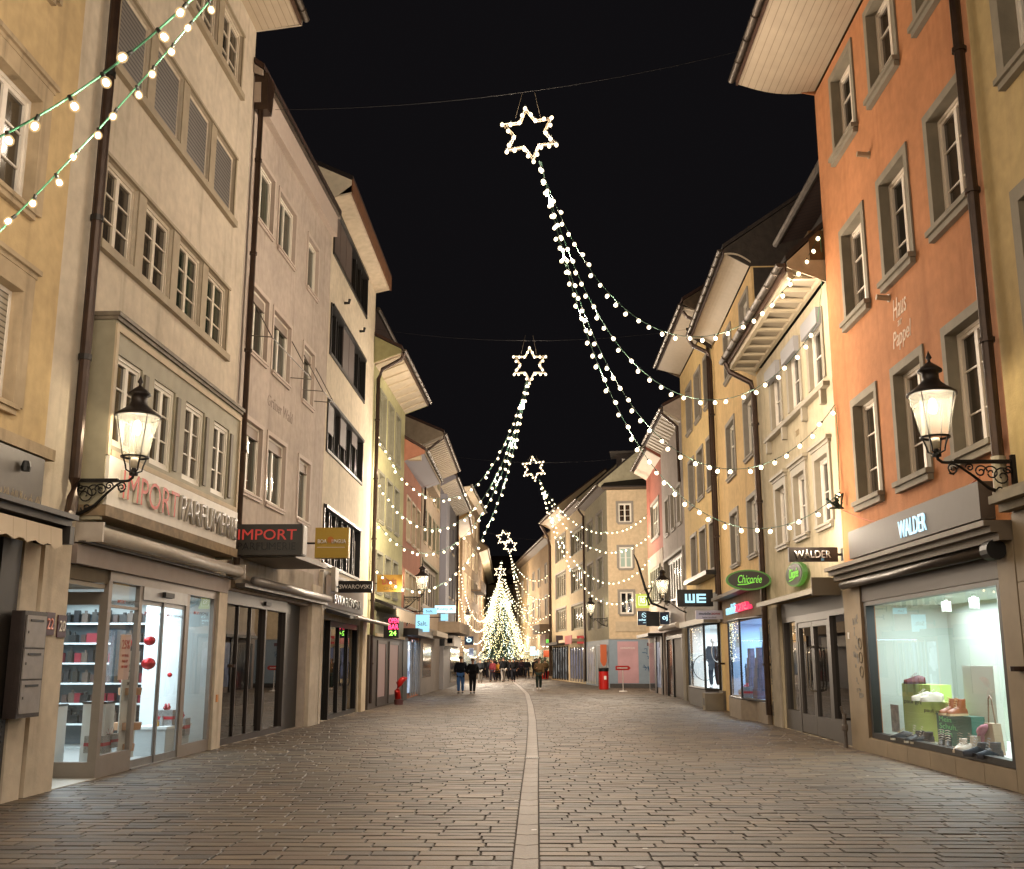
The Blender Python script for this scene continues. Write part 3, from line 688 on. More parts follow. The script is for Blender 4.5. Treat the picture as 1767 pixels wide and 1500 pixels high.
g = MB(); g.quad(b.p(2.3, -.06, .55), b.p(7.05, -.06, .55), b.p(7.05, -.06, 2.9), b.p(2.3, -.06, 2.9)); g.build('pane', DARKGLASS, b.root)
b.interior(2.1, 7.25, .4, 3.05, -.12, -2.2, plain('dim_cream', '#8d8574', .7), power=26, color=(1, .86, .66))
b.part('plinth', DARK, (2.2, 7.15, .002, .05, 0, .45))
b.part('door_pier', plain('dark_pier', '#241f1b', .5, var=.2), (7.17, 7.62, .003, .06, 0, 3.0))
gr = MB()
for i in range(5):
    for j in range(13): b.bx(gr, 7.25+i*.07, 7.29+i*.07, .06, .066, .4+j*.055, .43+j*.055)
gr.build('vent_grille', BLACK, b.root)
b.part('corner_pier', plaster('pier_cream', '#cdbfab', .15), (7.64, 8.05, .004, .08, 0, 3.0))
b.finish()
dm_ = thing('jewellery_bust', 'white necklace bust standing in the yellow house shop window', 'display bust', b.W(6.45, -.5, .56))
mb = MB(); mb.lathe([(.16, 0), (.18, .05), (.1, .12), (.13, .3), (.15, .5), (.08, .62), (.05, .72), (.07, .78), (0, .8)], (0, 0, .3), 12); mb.build('bust', plain('bust_white', '#d8d5cf', .5), dm_, smooth=True)
mb = MB(); mb.lathe([(.2, 0), (.2, .3), (0, .3)], (0, 0, 0), 12); mb.build('base', plain('bust_white', '#d8d5cf'), dm_)
light('POINT', 'spot', b.W(6.3, -.35, 2.2), 10, (1, .9, .75), .05)
LB0 = b
# --- white house with the perfume shop
b = Bld('town_house', 'white plastered house with the perfume shop and a boxed bay', (-6.12, 14.1), (-5.95, 20.7), -1, 15.0, plaster('white_wall', '#cbbeaa', .13), u0=-1.05, u1=6.6, group=G_L)
LB1 = b; b.M = b.M
cols1 = [(0.0, 1.17), (1.5, 2.67), (3.0, 4.17), (4.5, 5.68)]
fm1 = plain('old_white_frame', '#cbbfac', .5, var=.1)
for (a, c) in cols1:
    b.win(a, c, 7.42, 8.72, rec=.07, cols=2, rows=3, fm=fm1, pm=PANE)
    b.win(a, c, 10.2, 11.5, rec=.07, cols=1, rows=1, fm=fm1, pm=PANE, blind=.985, bmat=BLIND)
    b.win(a, c, 12.98, 14.25, rec=.07, cols=2, rows=3, fm=fm1, pm=PANE)
tr = plain('taupe_trim', '#9a8c75', .7, var=.12, scale=4)
for z0, z1 in ((7.42, 8.72), (10.2, 11.5), (12.98, 14.25)):
    mb = MB(); b.bx(mb, -.12, 5.8, .002, .09, z0-.13, z0-.001); b.bx(mb, -.08, 5.76, .002, .05, z1+.001, z1+.05)
    for (a, c), (d, e) in zip(cols1, cols1[1:]): b.bx(mb, c+.02, d-.02, .002, .02, z0, z1)
    b.bx(mb, -.08, -.002, .002, .03, z0, z1); b.bx(mb, 5.69, 5.76, .002, .03, z0, z1); mb.build('window_band', tr, b.root)
# boxed bay on the first floor
bay = plain('bay_olive', '#8f8872', .6, var=.12, scale=4); BO = .33
b.part('bay_side', bay, (-.0, .05, .002, BO, 3.45, 6.3)); b.part('bay_side', bay, (5.85, 5.9, .002, BO, 3.45, 6.3))
bw = [(.17, 1.05), (1.52, 2.42), (2.92, 3.85), (4.38, 5.25)]
mb = MB(); zs0, zs1 = 4.50, 5.80
us = [0.051]+[x for t in bw for x in t]+[5.849]
for k in range(0, len(us), 2): b.bx(mb, us[k], us[k+1], BO-.1, BO, zs0, zs1)
b.bx(mb, .051, 5.849, BO-.1, BO, zs1, 6.3); b.bx(mb, .051, 5.849, BO-.1, BO, 4.33, zs0)
mb.build('bay_front', bay, b.root)
b.part('bay_roof', plain('bay_lead', '#6b6152', .6, var=.3), (-.05, 5.96, .002, BO+.07, 6.302, 6.36), (-.03, 5.93, .002, BO+.04, 6.25, 6.301))
b.part('bay_frame', CREAMT, (.0, .08, BO+.001, BO+.03, 4.34, 6.2), (5.82, 5.9, BO+.001, BO+.03, 4.34, 6.2), (.08, 5.82, BO+.001, BO+.03, 6.1, 6.2), (.08, 5.82, BO+.001, BO+.05, 4.34, 4.42))
for a, c in bw: b.win(a, c, zs0, zs1, rec=.05, cols=2, rows=3, fm=plain('fresh_white', '#d9d2c4', .45), pm=PANE, o=BO, makehole=False)
for k in range(4):
    a = bw[k][1]; bl = MB(); b.bx(bl, a+.06, a+.2, BO+.001, BO+.03, zs0+.05, zs1-.05); bl.build('folded_shutter', plain('taupe_shutter', '#6b6253', .6, var=.1), b.root)
b.part('sign_board', plain('sign_white', '#cfc8bd', .5, var=.06), (.03, 5.87, BO+.0, BO+.05, 3.66, 4.335))
b.part('bay_underside', plain('rust_soffit', '#7d6a50', .7, var=.3), (-.02, 5.92, .002, BO+.07, 3.5, 3.65))
# raised shop letters on the board
redL = plain('letter_red', '#b8341f', .45); greyL = plain('letter_grey', '#6f6b68', .4); sideW = plain('letter_side', '#bdb5a8', .5)
X = b.rd
text(b.root, 'IMPORT', b.p(.42, BO+.05, 3.80), X, .40, redL, 2.2, .05, .0, name='shop_lettering', side=sideW)
text(b.root, 'PARFUMERIE', b.p(2.75, BO+.05, 3.80), X, .40, greyL, 3.0, .05, -.008, name='shop_lettering', side=sideW)
# awning cassette and fascia above the shop
b.part('upper_fascia', plain('mauve_fascia', '#8d8078', .6, var=.06), (-.1, 6.45, .002, .1, 2.86, 3.12))
mb = MB(); mb.tube([b.p(-.05, .3, 3.27), b.p(6.4, .3, 3.27)], .10, 12); mb.build('awning_roller', plain('awning_case', '#aaa094', .45, var=.08), b.root, smooth=True)
b.part('awning_end', plain('awning_case', '#aaa094'), (-.1, -.05, .05, .42, 3.14, 3.4)); b.part('awning_end', plain('awning_case', '#aaa094'), (6.4, 6.44, .05, .42, 3.14, 3.4))
b.part('awning_rail', DARK, (-.1, 6.6, .1, .2, 3.13, 3.16))
pr = plaster('pier_cream', '#cdbfab', .15)
b.part('left_pier', pr, (-.92, -.2, .003, .07, 0, 3.1)); b.part('right_pier', pr, (6.0, 6.5, .003, .08, 0, 2.86), label='cream stone pier right of the shop front with a small orange plate')
b.part('bell_plate', plain('orange_plate', '#c07a2a', .4), (6.12, 6.22, .081, .095, .85, .98))
# shop front
b.hole(-.19, 6.0, .0, 2.86, .05)
fr = plain('shop_frame', '#857b72', .4, .2, var=.06)
b.part('shop_frame', fr, (1.15, 1.27, -.04, .03, 0, 2.72), (1.27, 2.4, -.04, .02, 0, .3), (2.3, 2.42, -.04, .03, .3, 2.72), (4.38, 4.56, -.04, .03, 0, 2.72), (4.56, 6.0, -.04, .02, 0, .2), (5.86, 6.0, -.04, .03, .2, 2.72), (1.15, 6.0, -.04, .04, 2.72, 2.86), (1.27, 2.3, -.04, .02, 2.35, 2.39))
b.part('return_frame', fr, (1.16, 1.26, -1.6, -.04, 0, .22), (1.16, 1.26, -1.6, -.04, 2.38, 2.56), (1.16, 1.26, -1.6, -1.52, .22, 2.38), (1.17, 1.25, -.1, -.041, .22, 2.38))
b.part('door_rail', ALU, (2.42, 4.38, -.03, .045, 2.52, 2.719))
b.part('door_sensor', BLACK, (3.2, 3.6, .046, .1, 2.6, 2.68))
def pane(b, u0, u1, z0, z1, o, name='pane', mat=None, par=None):
    m = MB(); m.quad(b.p(u0, o, z0), b.p(u1, o, z0), b.p(u1, o, z1), b.p(u0, o, z1)); return m.build(name, mat or SHOPGLASS, par or b.root)
pane(b, 1.27, 2.3, .3, 2.72, -.01); pane(b, 4.56, 5.86, .2, 2.72, -.01)
m = MB(); m.quad(b.p(1.21, -.1, .22), b.p(1.21, -1.52, .22), b.p(1.21, -1.52, 2.38), b.p(1.21, -.1, 2.38)); m.build('return_pane', SHOPGLASS, b.root)
for a, c in ((2.42, 3.42), (3.38, 4.38)):
    oo = -.02 if a < 3 else .0
    d = b.part('sliding_door', ALU, (a, a+.05, oo-.02, oo+.01, .02, 2.52), (c-.05, c, oo-.02, oo+.01, .02, 2.52), (a+.05, c-.05, oo-.02, oo+.01, .02, .13), (a+.05, c-.05, oo-.02, oo+.01, 2.45, 2.52))
    pane(b, a+.05, c-.05, .13, 2.45, oo-.005, 'glass', par=d)
b.part('threshold', ALU, (2.4, 4.4, -.05, .05, .001, .02))
b.part('entry_floor', plain('pale_tiles', '#b5aea2', .35), (-.17, 1.15, -1.7, .05, .001, .012))
b.part('entry_ceiling', plain('louvre_ceiling', '#8f8676', .6), (-.17, 1.15, -1.7, -.02, 2.6, 2.66))
gl = MB()
for k in range(14): b.bx(gl, -.17, 1.15, -.02+.0, .01, 2.67+k*.013, 2.675+k*.013)
gl.build('entry_louvre', tr, b.root)
b.part('entry_wall', pr, (-.19, -.16, -1.7, 0, 0, 2.6)); b.part('entry_back', pr, (.02, 1.15, -1.75, -1.7, 0, 2.6))
b.interior(1.27, 6.0, .02, 2.7, -.06, -3.2, INT, plain('shop_floor', '#9a9a98', .3), 320, COOL, open0=True)
b.downpipe([(-.36, .1, 15), (-.36, .1, 3.95), (-.36, .1, 3.7), (-.5, .14, 3.45), (-.7, .14, 3.3)], .075, brk=False)
m = MB()
for z in (12, 9.8, 7.6, 5.6): m.tube([b.p(-.36, .1, z-.04), b.p(-.36, .1, z+.04)], .09, 10)
m.build('pipe_clamps', DARK, b.root)
SOF = stripes('board_soffit', '#b5a48c', '#7a6a54', 1, .14, .07, .7)
b.eave(14.95, 15.1, .95, SOF, near=.3, far=0, gut=True); b.roof(15.25, 1.0, 19)
b.finish()
# contents of the perfume shop
gift = plain('gift_silver', '#8d8f90', .3, .3, var=.4, scale=60); ribbon = plain('ribbon_red', '#a3142a', .35)
def prop(name, label, cat, b, u, o, z, group=None): return thing(name, label, cat, b.W(u, o, z), b.ang, group)
sh = prop('wall_shelf', 'tall shelving with perfume boxes on the far wall of the perfume shop', 'shelf', b, 5.98, -2.1, 0)
m = MB(); m.box(-.02, 0, -1.0, 1.15, .1, 2.45); m.build('back_panel', plain('shelf_back', '#3d474d', .6), sh)
for k in range(6):
    m = MB(); z = .45+k*.36; m.box(-.3, -.021, -1.0, 1.15, z, z+.03); m.build('shelf_board', plain('shelf_white', '#c4cbcc', .5), sh)
R = random.Random(8); boxm = []
for k in range(6):
    m = MB(); w_, h_ = R.uniform(.04, .07), R.uniform(.12, .24); m.box(-w_, w_, -w_, w_, 0, h_)
    if k % 2: m.lathe([(w_*.5, h_), (w_*.5, h_+.05), (0, h_+.05)], seg=8)
    o = m.build('perfume_box', plain('perf%d' % k, ['#1c1a1d', '#2b2622', '#3b2a26', '#151617', '#6b1f28', '#4d4038'][k], .3)); boxm.append(o.data); bpy.data.objects.remove(o)
for k in range(6):
    y = -.9
    while y < 1.1:
        o = bpy.data.objects.new('perfume_box', R.choice(boxm)); COL.objects.link(o)
        o.matrix_world = Matrix.Translation(b.W(5.98-.14, -2.1-y, .48+k*.36)); tag(o, 'dark little perfume box standing on the shelves of the perfume shop', 'perfume box', 'perfume boxes on the shop shelves'); y += R.uniform(.11, .2)
sh2 = prop('wall_shelf', 'long shelving along the back wall of the perfume shop', 'shelf', b, 3.4, -3.1, 0)
m = MB(); m.box(-1.9, 1.2, -.08, -.06, .1, 2.45); m.build('back_panel', plain('shelf_back', '#3d474d', .6), sh2)
for k in range(6):
    m = MB(); z = .45+k*.36; m.box(-1.9, 1.2, -.0, .3, z, z+.03); m.build('shelf_board', plain('shelf_white', '#c4cbcc', .5), sh2)
for k in range(6):
    u = 1.6
    while u < 4.5:
        o = bpy.data.objects.new('perfume_box', R.choice(boxm)); COL.objects.link(o)
        o.matrix_world = Matrix.Translation(b.W(u, -2.96, .48+k*.36)); tag(o, 'dark little perfume box standing on the shelves of the perfume shop', 'perfume box', 'perfume boxes on the shop shelves'); u += R.uniform(.12, .3)
def pedestal(u, o, w_, h_, lab, mat=None):
    t = prop('display_pedestal', lab, 'pedestal', b, u, o, 0, 'white display pedestals'); m = MB(); m.box(-w_/2, w_/2, -w_/2, w_/2, .02, h_-.03); m.build('column', mat or plain('ped_white', '#d5dada', .5), t)
    m = MB(); m.box(-w_/2-.01, w_/2+.01, -w_/2-.01, w_/2+.01, h_-.03, h_); m.build('top', DARK, t); return t
pedestal(1.75, -.95, .34, .98, 'white pedestal behind the side pane at the entrance'); pedestal(2.25, -.45, .34, 1.0, 'white pedestal beside the first shop window post')
def poster(name, label, b, u0, u1, o, z0, z1, mat, cat='poster', lines=(), grp=None, th=.015):
    t = thing(name, label, cat, b.W((u0+u1)/2, o, z0), b.ang, grp); w_ = abs(u1-u0); h_ = z1-z0; s = b.s
    m = MB(); m.box(-w_/2, w_/2, min(0, s*th), max(0, s*th), 0, h_); m.build('panel', mat, t)
    for (tx, xf, zf, hf, wf, mt) in lines:
        X = Vector((1, 0, 0)) if s < 0 else Vector((-1, 0, 0))
        text(t, tx, tuple(Vector((0, s*(th+.001), h_*zf))+X*(w_*(xf-.5))), X, h_*hf, mt, w_*wf if wf else None, .004)
    return t
PAP = plain('paper', '#d8d2cc', .6); RT = plain('red_print', '#b52a2e', .5); DT = plain('dark_print', '#2b2a2a', .5)
pin = plain('pale_pink_paper', '#d9b8b0', .6)
poster('sale_poster', 'pink sale poster reading 25% hanging inside the first shop window', b, 1.85, 2.22, -.04, 1.32, 1.98, pin, lines=[('25%', .12, .68, .2, .76, RT), ('AUF PFLEGE,', .15, .5, .06, .7, RT), ('MAKE-UP', .22, .38, .06, .55, RT), ('UND HAAR*', .18, .26, .06, .62, RT)])
poster('sale_poster', 'white sale poster reading 25% standing behind the side pane', b, 2.25, 2.75, -1.35, .5, 1.62, PAP, lines=[('25%', .15, .78, .12, .7, RT), ('AUF PFLEGE', .2, .68, .04, .6, DT), ('MAKE-UP', .25, .61, .04, .5, DT)])
poster('sale_poster', 'red and white half price card beside the entrance pedestal', b, 1.35, 1.62, -.9, 1.05, 1.3, PAP, lines=[('50%', .15, .35, .4, .7, RT)])
poster('cosmetics_poster', 'tall cosmetics poster with round jars behind the sliding door', b, 2.75, 3.4, -.35, .1, 1.75, plain('beauty_grey', '#b9b6ae', .5), lines=[('25%', .25, .8, .09, .5, DT), ('AUF PFLEGE', .28, .73, .03, .4, DT), ('UND HAAR', .3, .68, .03, .4, DT)])
for z, r in ((1.15, .17), (.62, .2), (.3, .12)):
    m = MB(); c = b.W(3.08, -.33, z)
    m.lathe([(r, -.08), (r*1.05, 0), (r*1.05, .03), (0, .035)], (0, 0, 0), 20); o = m.build('cream_jar', plain('jar_skin', '#b98c68', .5)); o.location = c; tag(o, {1.15: 'highest of the three round cream jars by the sliding door', .62: 'middle and widest cream jar by the sliding door', .3: 'lowest small cream jar by the sliding door'}[z], 'jar', 'cream jars by the sliding door')
scn = poster('screen', 'hanging dark screen with red balloons behind the right door leaf', b, 3.55, 4.1, -.9, 1.35, 2.1, plain('screen_dark', '#2d3c4a', .2), cat='screen')
R = random.Random(2)
def balloon(u, o, z, lab, r=.10):
    m = MB(); m.lathe([(max(.002, r*math.sin(PI*k/8)), -r*1.2*math.cos(PI*k/8)) for k in range(9)], seg=14); m.lathe([(.01, -r*1.3), (.03, -r*1.36), (0, -r*1.36)], seg=8)
    x = m.build('foil_balloon', plain('foil_red', '#b3121f', .2, .4), smooth=True); x.location = b.W(u, o, z); x.scale = (1, 1, .7); tag(x, lab, 'balloon', 'red foil balloons in the perfume shop'); return x
balloon(3.35, -.55, 1.88, 'red foil balloon left of the screen in the perfume shop'); balloon(4.2, -.5, 1.93, 'red foil balloon highest at the right door leaf'); balloon(3.95, -.4, 1.55, 'red foil balloon in the middle of the right door leaf', .12)
balloon(5.3, -.5, 1.35, 'small red foil balloon in the last shop window', .07)
def giftbox(u, o, z, w_, h_, lab):
    t = prop('gift_box', lab, 'gift box', b, u, o, z, 'silver gift boxes'); m = MB(); m.box(-w_, w_, -w_, w_, 0, h_); m.build('box', gift, t)
    m = MB(); m.box(-w_-.003, w_+.003, -w_-.003, w_+.003, h_*.4, h_*.6); m.build('ribbon', ribbon, t)
    m = MB()
    for s in (-1, 1):
        m.tube([(0, 0, h_), (s*.08, 0, h_+.09), (s*.14, 0, h_+.04), (s*.07, 0, h_+.0), (0, 0, h_)], .022, 6)
    m.build('bow', ribbon, t)
giftbox(2.05, -.35, .28, .14, .24, 'silver gift box with red ribbon behind the first window'); giftbox(2.3, -.3, .33, .11, .2, 'smaller silver gift box beside the window post'); giftbox(4.95, -.4, .5, .16, .26, 'silver gift box with red bow on the low table'); giftbox(5.4, -.3, .3, .13, .3, 'silver gift box at the right end of the shop front')
t = prop('display_table', 'low white display table inside the last shop window', 'table', b, 4.9, -.5, 0); m = MB(); m.box(-.45, .8, -.3, .3, .46, .5); m.build('top', plain('ped_white', '#d5dada'), t)
m = MB(); m.box(-.42, .77, -.27, .27, .02, .459); m.build('body', plain('ped_grey', '#a9b0b2', .5), t)
for k in range(7):
    m = MB(); h_ = .08+.03*(k % 3); m.lathe([(.03, 0), (.03, h_), (.012, h_), (.012, h_+.03), (0, h_+.03)], seg=8); o = m.build('perfume_flask', plain('flask%d' % (k % 3), ['#b08a4a', '#22272c', '#a8aeb0'][k % 3], .2)); o.location = b.W(4.6+k*.09, -.42-.05*(k % 2), .5); tag(o, 'small perfume flask lined up on the low white table', 'flask', 'perfume flasks on the table')
wp = b.part('white_wall_panel', plain('bright_panel', '#dfe6e8', .5), (5.25, 5.3, -1.0, -.3, .05, 2.6))
gb = plain('glass_print_red', '#b8452f', .5); gk = plain('glass_print_dark', '#3c3c3c', .5)
for (a, zt) in ((1.5, 2.42), (2.55, 2.3), (3.5, 2.3), (4.8, 2.4)):
    text(b.root, 'IMPORT', b.p(a, .02, zt), X, .05, gb, .3, .002, .01, name='glass_lettering'); text(b.root, 'PARFUMERIE', b.p(a+.32, .02, zt), X, .05, gk, .46, .002, name='glass_lettering')
# letter boxes and house numbers
mbx = thing('letter_boxes', 'tall dark cabinet of three grey letter boxes on the left pier', 'letter box', LB0.W(7.72, .1, .95), LB0.ang)
m = MB(); m.box(-.28, .28, -.16, .0, 0, 1.22); m.build('cabinet', plain('rusty_brown', '#2c2320', .5, var=.3, bump=.2), mbx)
for k, (z0, z1) in enumerate(((.05, .42), (.44, .78), (.8, 1.17))):
    m = MB(); m.box(-.24, .24, -.175, -.161, z0, z1); f_ = m.build('door_flap', plain('box_grey', '#86807c', .45, var=.15), mbx)
    m = MB(); m.box(-.16, .16, -.182, -.176, z1-.07, z1-.045); m.build('slot', BLACK, f_)
    m = MB(); m.box(-.2, -.18, -.18, -.176, z0+.16, z0+.19); m.build('lock', DARK, f_)
t = thing('house_number', 'maroon house number plate with old faded digits 22, the left one of the two plates', 'house number', LB1.W(-.66, .075, 2.05), LB1.ang, 'house number plates')
m = MB(); m.box(-.12, .12, -.015, 0, -.14, .14); m.build('plate', plain('plate_maroon', '#3f1620', .35), t); text(t, '22', (-.085, -.016, -.07), (1, 0, 0), .14, plain('plate_worn', '#c97a6c', .4), .17, .004, .02)
t = thing('house_number', 'maroon house number plate reading 20 on the white house pier', 'house number', LB1.W(-.33, .075, 2.03), LB1.ang, 'house number plates')
m = MB(); m.box(-.12, .12, -.015, 0, -.14, .14); m.build('plate', plain('plate_maroon', '#3f1620', .35), t); text(t, '20', (-.085, -.016, -.07), (1, 0, 0), .14, plain('plate_white', '#d8d0c4', .4), .17, .004, .02)
# --- grey-pink house
b = Bld('town_house', 'grey-pink plain house with awning frames at its windows', (-5.95, 20.7), (-5.65, 28.2), -1, 13.95, plaster('greypink_wall', '#b9ab9e', .12), u0=.02, group=G_L)
LB2 = b
whf = plain('fresh_white', '#d9d2c4', .45)
for z0, z1 in ((10.95, 12.3), (7.98, 9.4), (5.0, 6.5)):
    sur = (.09, .025, plain('pink_trim', '#b9a99c', .7, var=.05)); sl = (.1, .07, .05, plain('pink_trim', '#b9a99c'))
    for (a, c) in ((.45, 1.85), (2.3, 3.75), (5.0, 6.1)):
        b.win(a, c, z0, z1, rec=.09, cols=1 if c-a < 1.2 else 2, rows=1, fm=whf, pm=PANEG, sur=sur, sill=sl, blind=.14 if z0 < 9 else 0, bmat=plain('roller_box', '#8f8175', .6))
b.part('thin_canopy', plain('sign_side', '#7d756b', .5), (.5, 3.2, .05, 1.22, 3.60, 3.70))
# folding awning frames
def awframe(b, u0, u1, z):
    m = MB(); r = .012
    m.tube([b.p(u0, .03, z+1.1), b.p(u0, .55, z+.15), b.p(u1, .55, z+.15), b.p(u1, .03, z+1.1)], r, 5); m.tube([b.p(u0, .03, z+.2), b.p(u0, .55, z+.15)], r, 5); m.tube([b.p(u1, .03, z+.2), b.p(u1, .55, z+.15)], r, 5)
    m.build('awning_frame', plain('frame_grey', '#6f675f', .4, .5), b.root)
awframe(b, .4, 3.8, 8.0); awframe(b, 4.95, 6.15, 8.0)
text(b.root, 'Grüner Wald', b.p(2.15, 0, 7.15), b.rd, .26, plain('faded_letters', '#93847a', .8), 2.1, .006, shear=.15, name='wall_lettering')
b.downpipe([(.16, .14, 13.2), (.16, .14, 3.2)], .06)
m = MB(); m.extr([b.p(0, .02, 13.95), b.p(.55, .02, 13.95), b.p(.42, .02, 13.15), b.p(.08, .02, 13.15)], b.p(0, .28, 0)); m.build('rain_head', PIPE, b.root)
b.part('cornice', plain('pink_trim', '#b9a99c'), (0.02, 7.5, .002, .16, 13.3, 13.9), label='slim projecting cornice along the eaves'); b.part('eave_cap', ZINC, (.02, 7.5, .0, .24, 13.9, 13.99))
b.part('shop_surround', plaster('stucco_pale', '#a89b8a', .2), (.3, 6.6, .003, .08, 3.0, 3.75))
b.part('shop_pier', pr, (6.5, 7.45, .004, .1, 0, 3.5))
b.part('shop_canopy', plain('canopy_grey', '#6d6864', .45, var=.1), (.3, 7.4, .1, .28, 3.02, 3.09)); 
m = MB(); m.tube([b.p(.75, .33, 3.17), b.p(7.35, .33, 3.17)], .085, 10); m.build('awning_roller', plain('canopy_metal', '#8b8580', .4, .3), b.root, smooth=True)
b.hole(.1, 6.45, 0, 2.95, .25)
b.part('door_frame', plain('brown_frame', '#3e3733', .4, .3), (.1, .22, -.2, -.05, 0, 2.95), (.22, 4.75, -.2, -.05, 2.7, 2.95), (.22, 4.75, -.2, -.08, 0, .12), (2.98, 3.1, -.2, -.06, .12, 2.7), (4.6, 4.75, -.2, -.05, .12, 2.7), (1.2, 1.24, -.15, -.1, .12, 2.7), (2.05, 2.09, -.15, -.1, .12, 2.7))
pane(b, .22, 4.6, .12, 2.7, -.14, 'glass_door', DARKGLASS)
b.part('black_door', plain('black_door', '#0c0b0b', .35), (4.75, 6.45, -.24, -.2, 0, 2.95)); m = MB(); m.lathe([(0, 0), (.035, 0), (.035, .04), (0, .05)], b.p(5.1, -.17, 1.05), 10); m.build('door_knob', ALU, b.root)
b.part('door_sensor', BLACK, (2.8, 3.2, -.05, .0, 2.78, 2.86))
b.interior(.15, 6.4, .01, 2.9, -.26, -3, plain('dark_shop', '#2c2a2b', .5))
b.roof(14.0, .24, 17.5); b.finish()
# --- white house with black ribbon windows
b = Bld('town_house', 'white modern house with black ribbon windows and a deep flat eave', (-5.65, 28.2), (-5.6, 36.3), -1, 14.5, plaster('cream_white_wall', '#d0c3ac', .1), u0=.02, group=G_L)
LB3 = b
BRN = plain('brown_panel', '#564a45', .5, var=.1); BF = plain('black_frame', '#15120f', .4)
for zi, (z0, z1, shut) in enumerate(((12.9, 14.35, (0, 1, 2)), (9.95, 11.45, (2, 3)), (7.2, 8.7, (0, 2)), (4.1, 5.75, ()))):
    a, c = .25, 6.2; b.hole(a, c, z0, z1, .2)
    w_ = b.part('window', BF, (a, a+.09, -.15, .04, z0, z1), (c-.09, c, -.15, .04, z0, z1), (a+.09, c-.09, -.15, .05, z0, z0+.08), (a+.09, c-.09, -.15, .08, z1-.09, z1), *[(a+.09+k*.96, a+.15+k*.96, -.15, -.04, z0+.08, z1-.09) for k in range(1, 6)], *[(a+.5+k*.96, a+.53+k*.96, -.15, -.06, z0+.08, z1-.09) for k in range(6)])
    pane(b, a+.09, c-.09, z0+.08, z1-.09, -.12, par=w_, mat=PANED)
    for k in shut: b.part('shutter_panel', BRN, (a+.1+k*.97, a+1.02+k*.97, -.03, .0, z0+.09+(.5 if zi == 2 else 0), z1-.1), parent=w_)
    if zi == 2: b.part('shutter_panel', BRN, (a+.1+4*.97, a+1.02+4*.97, -.03, .0, z1-.5, z1-.1), parent=w_)
    if zi == 3:
        for k in (0, 1, 4, 5): b.part('curtain', plain('pale_curtain', '#9a958d', .8), *[(a+.15+k*.96+j*.15, a+.22+k*.96+j*.15, -.117, -.105, z0+.1, z1-.4) for j in range(6)], parent=w_)
for (u, z) in ((2.2, 12.1), (5.0, 12.1)):
    m = MB(); m.tube([b.p(u, .0, z), b.p(u, .14, z), b.p(u, .16, z+.12)], .045, 8); m.build('bracket_hook', DARK, b.root)
# corrugated silver fascia
m = MB(); n = 58; uu = [.35+k*(6.0/n) for k in range(n+1)]
for k in range(n):
    o0 = .12+.05*(k % 2); o1 = .12+.05*((k+1) % 2); m.quad(b.p(uu[k], o0, 3.02), b.p(uu[k+1], o1, 3.02), b.p(uu[k+1], o1, 3.85), b.p(uu[k], o0, 3.85))
m.build('corrugated_fascia', plain('mirror_metal', '#b8b0a8', .32, .8), b.root)
text(b.root, 'SWAROVSKI', b.p(1.1, .2, 3.13), b.rd, .26, plain('letter_black', '#171615', .3), 4.2, .03, name='shop_lettering')
b.part('shop_top', plain('grey_top', '#8f887e', .6), (.1, 6.6, .002, .1, 2.95, 3.95))
m = MB(); m.extr([b.p(.6, .1, 2.98), b.p(.6, .75, 2.78), b.p(.6, .75, 2.7), b.p(.6, .1, 2.86)], (7.0, 0, 0)); m.build('awning', plain('awning_black', '#17151a', .5), b.root)
m = MB(); m.tube([b.p(1.4, .8, 2.76), b.p(7.6, .8, 2.76)], .045, 8); m.build('awning_bar', plain('awning_case', '#aaa094'), b.root)
b.hole(.35, 6.6, 0, 2.7, .25)
b.part('door_frame', DARK, (2.0, 2.12, -.2, -.04, 0, 2.7), (6.45, 6.6, -.2, -.04, 0, 2.7), (2.12, 6.45, -.2, -.04, 0, .12), (2.12, 6.45, -.2, -.04, 2.55, 2.7), (3.5, 3.56, -.16, -.06, .12, 2.55), (4.95, 5.01, -.16, -.06, .12, 2.55))
b.part('black_door', plain('black_door', '#0c0b0b'), (.35, 2.0, -.22, -.18, 0, 2.7)); pane(b, 2.12, 6.45, .12, 2.55, -.12, 'glass_door', DARKGLASS)
b.interior(.4, 6.55, .01, 2.68, -.26, -3, plain('dark_shop', '#2c2a2b', .5), power=8)
for u in (3.9, 4.9): m = MB(); m.tube([b.p(u, -.0, .85), b.p(u, .03, .95), b.p(u, .03, 1.45), b.p(u, -.0, 1.55)], .018, 6); m.build('door_handle', BLACK, b.root)
b.part('shop_pier', pr, (0.02, .34, .003, .1, 0, 3.9)); b.part('shop_pier', CREAMT, (6.75, 7.6, .003, .1, 0, 3.0)) 
b.eave(14.5, 14.62, .52, plaster('soffit_white', '#c4b49c', .06), near=0, far=0, fasc='#6b4426', gut=False, fh=.45)
b.roof(15.05, .55, 17.4, near=0, far=0, mat=TILE); b.finish(gable=2.6)
b.part('dormer_wall', plaster('olive_plain', '#8d8264', .1), (0.05, .5, -3.4, -.75, 14.5, 15.9))
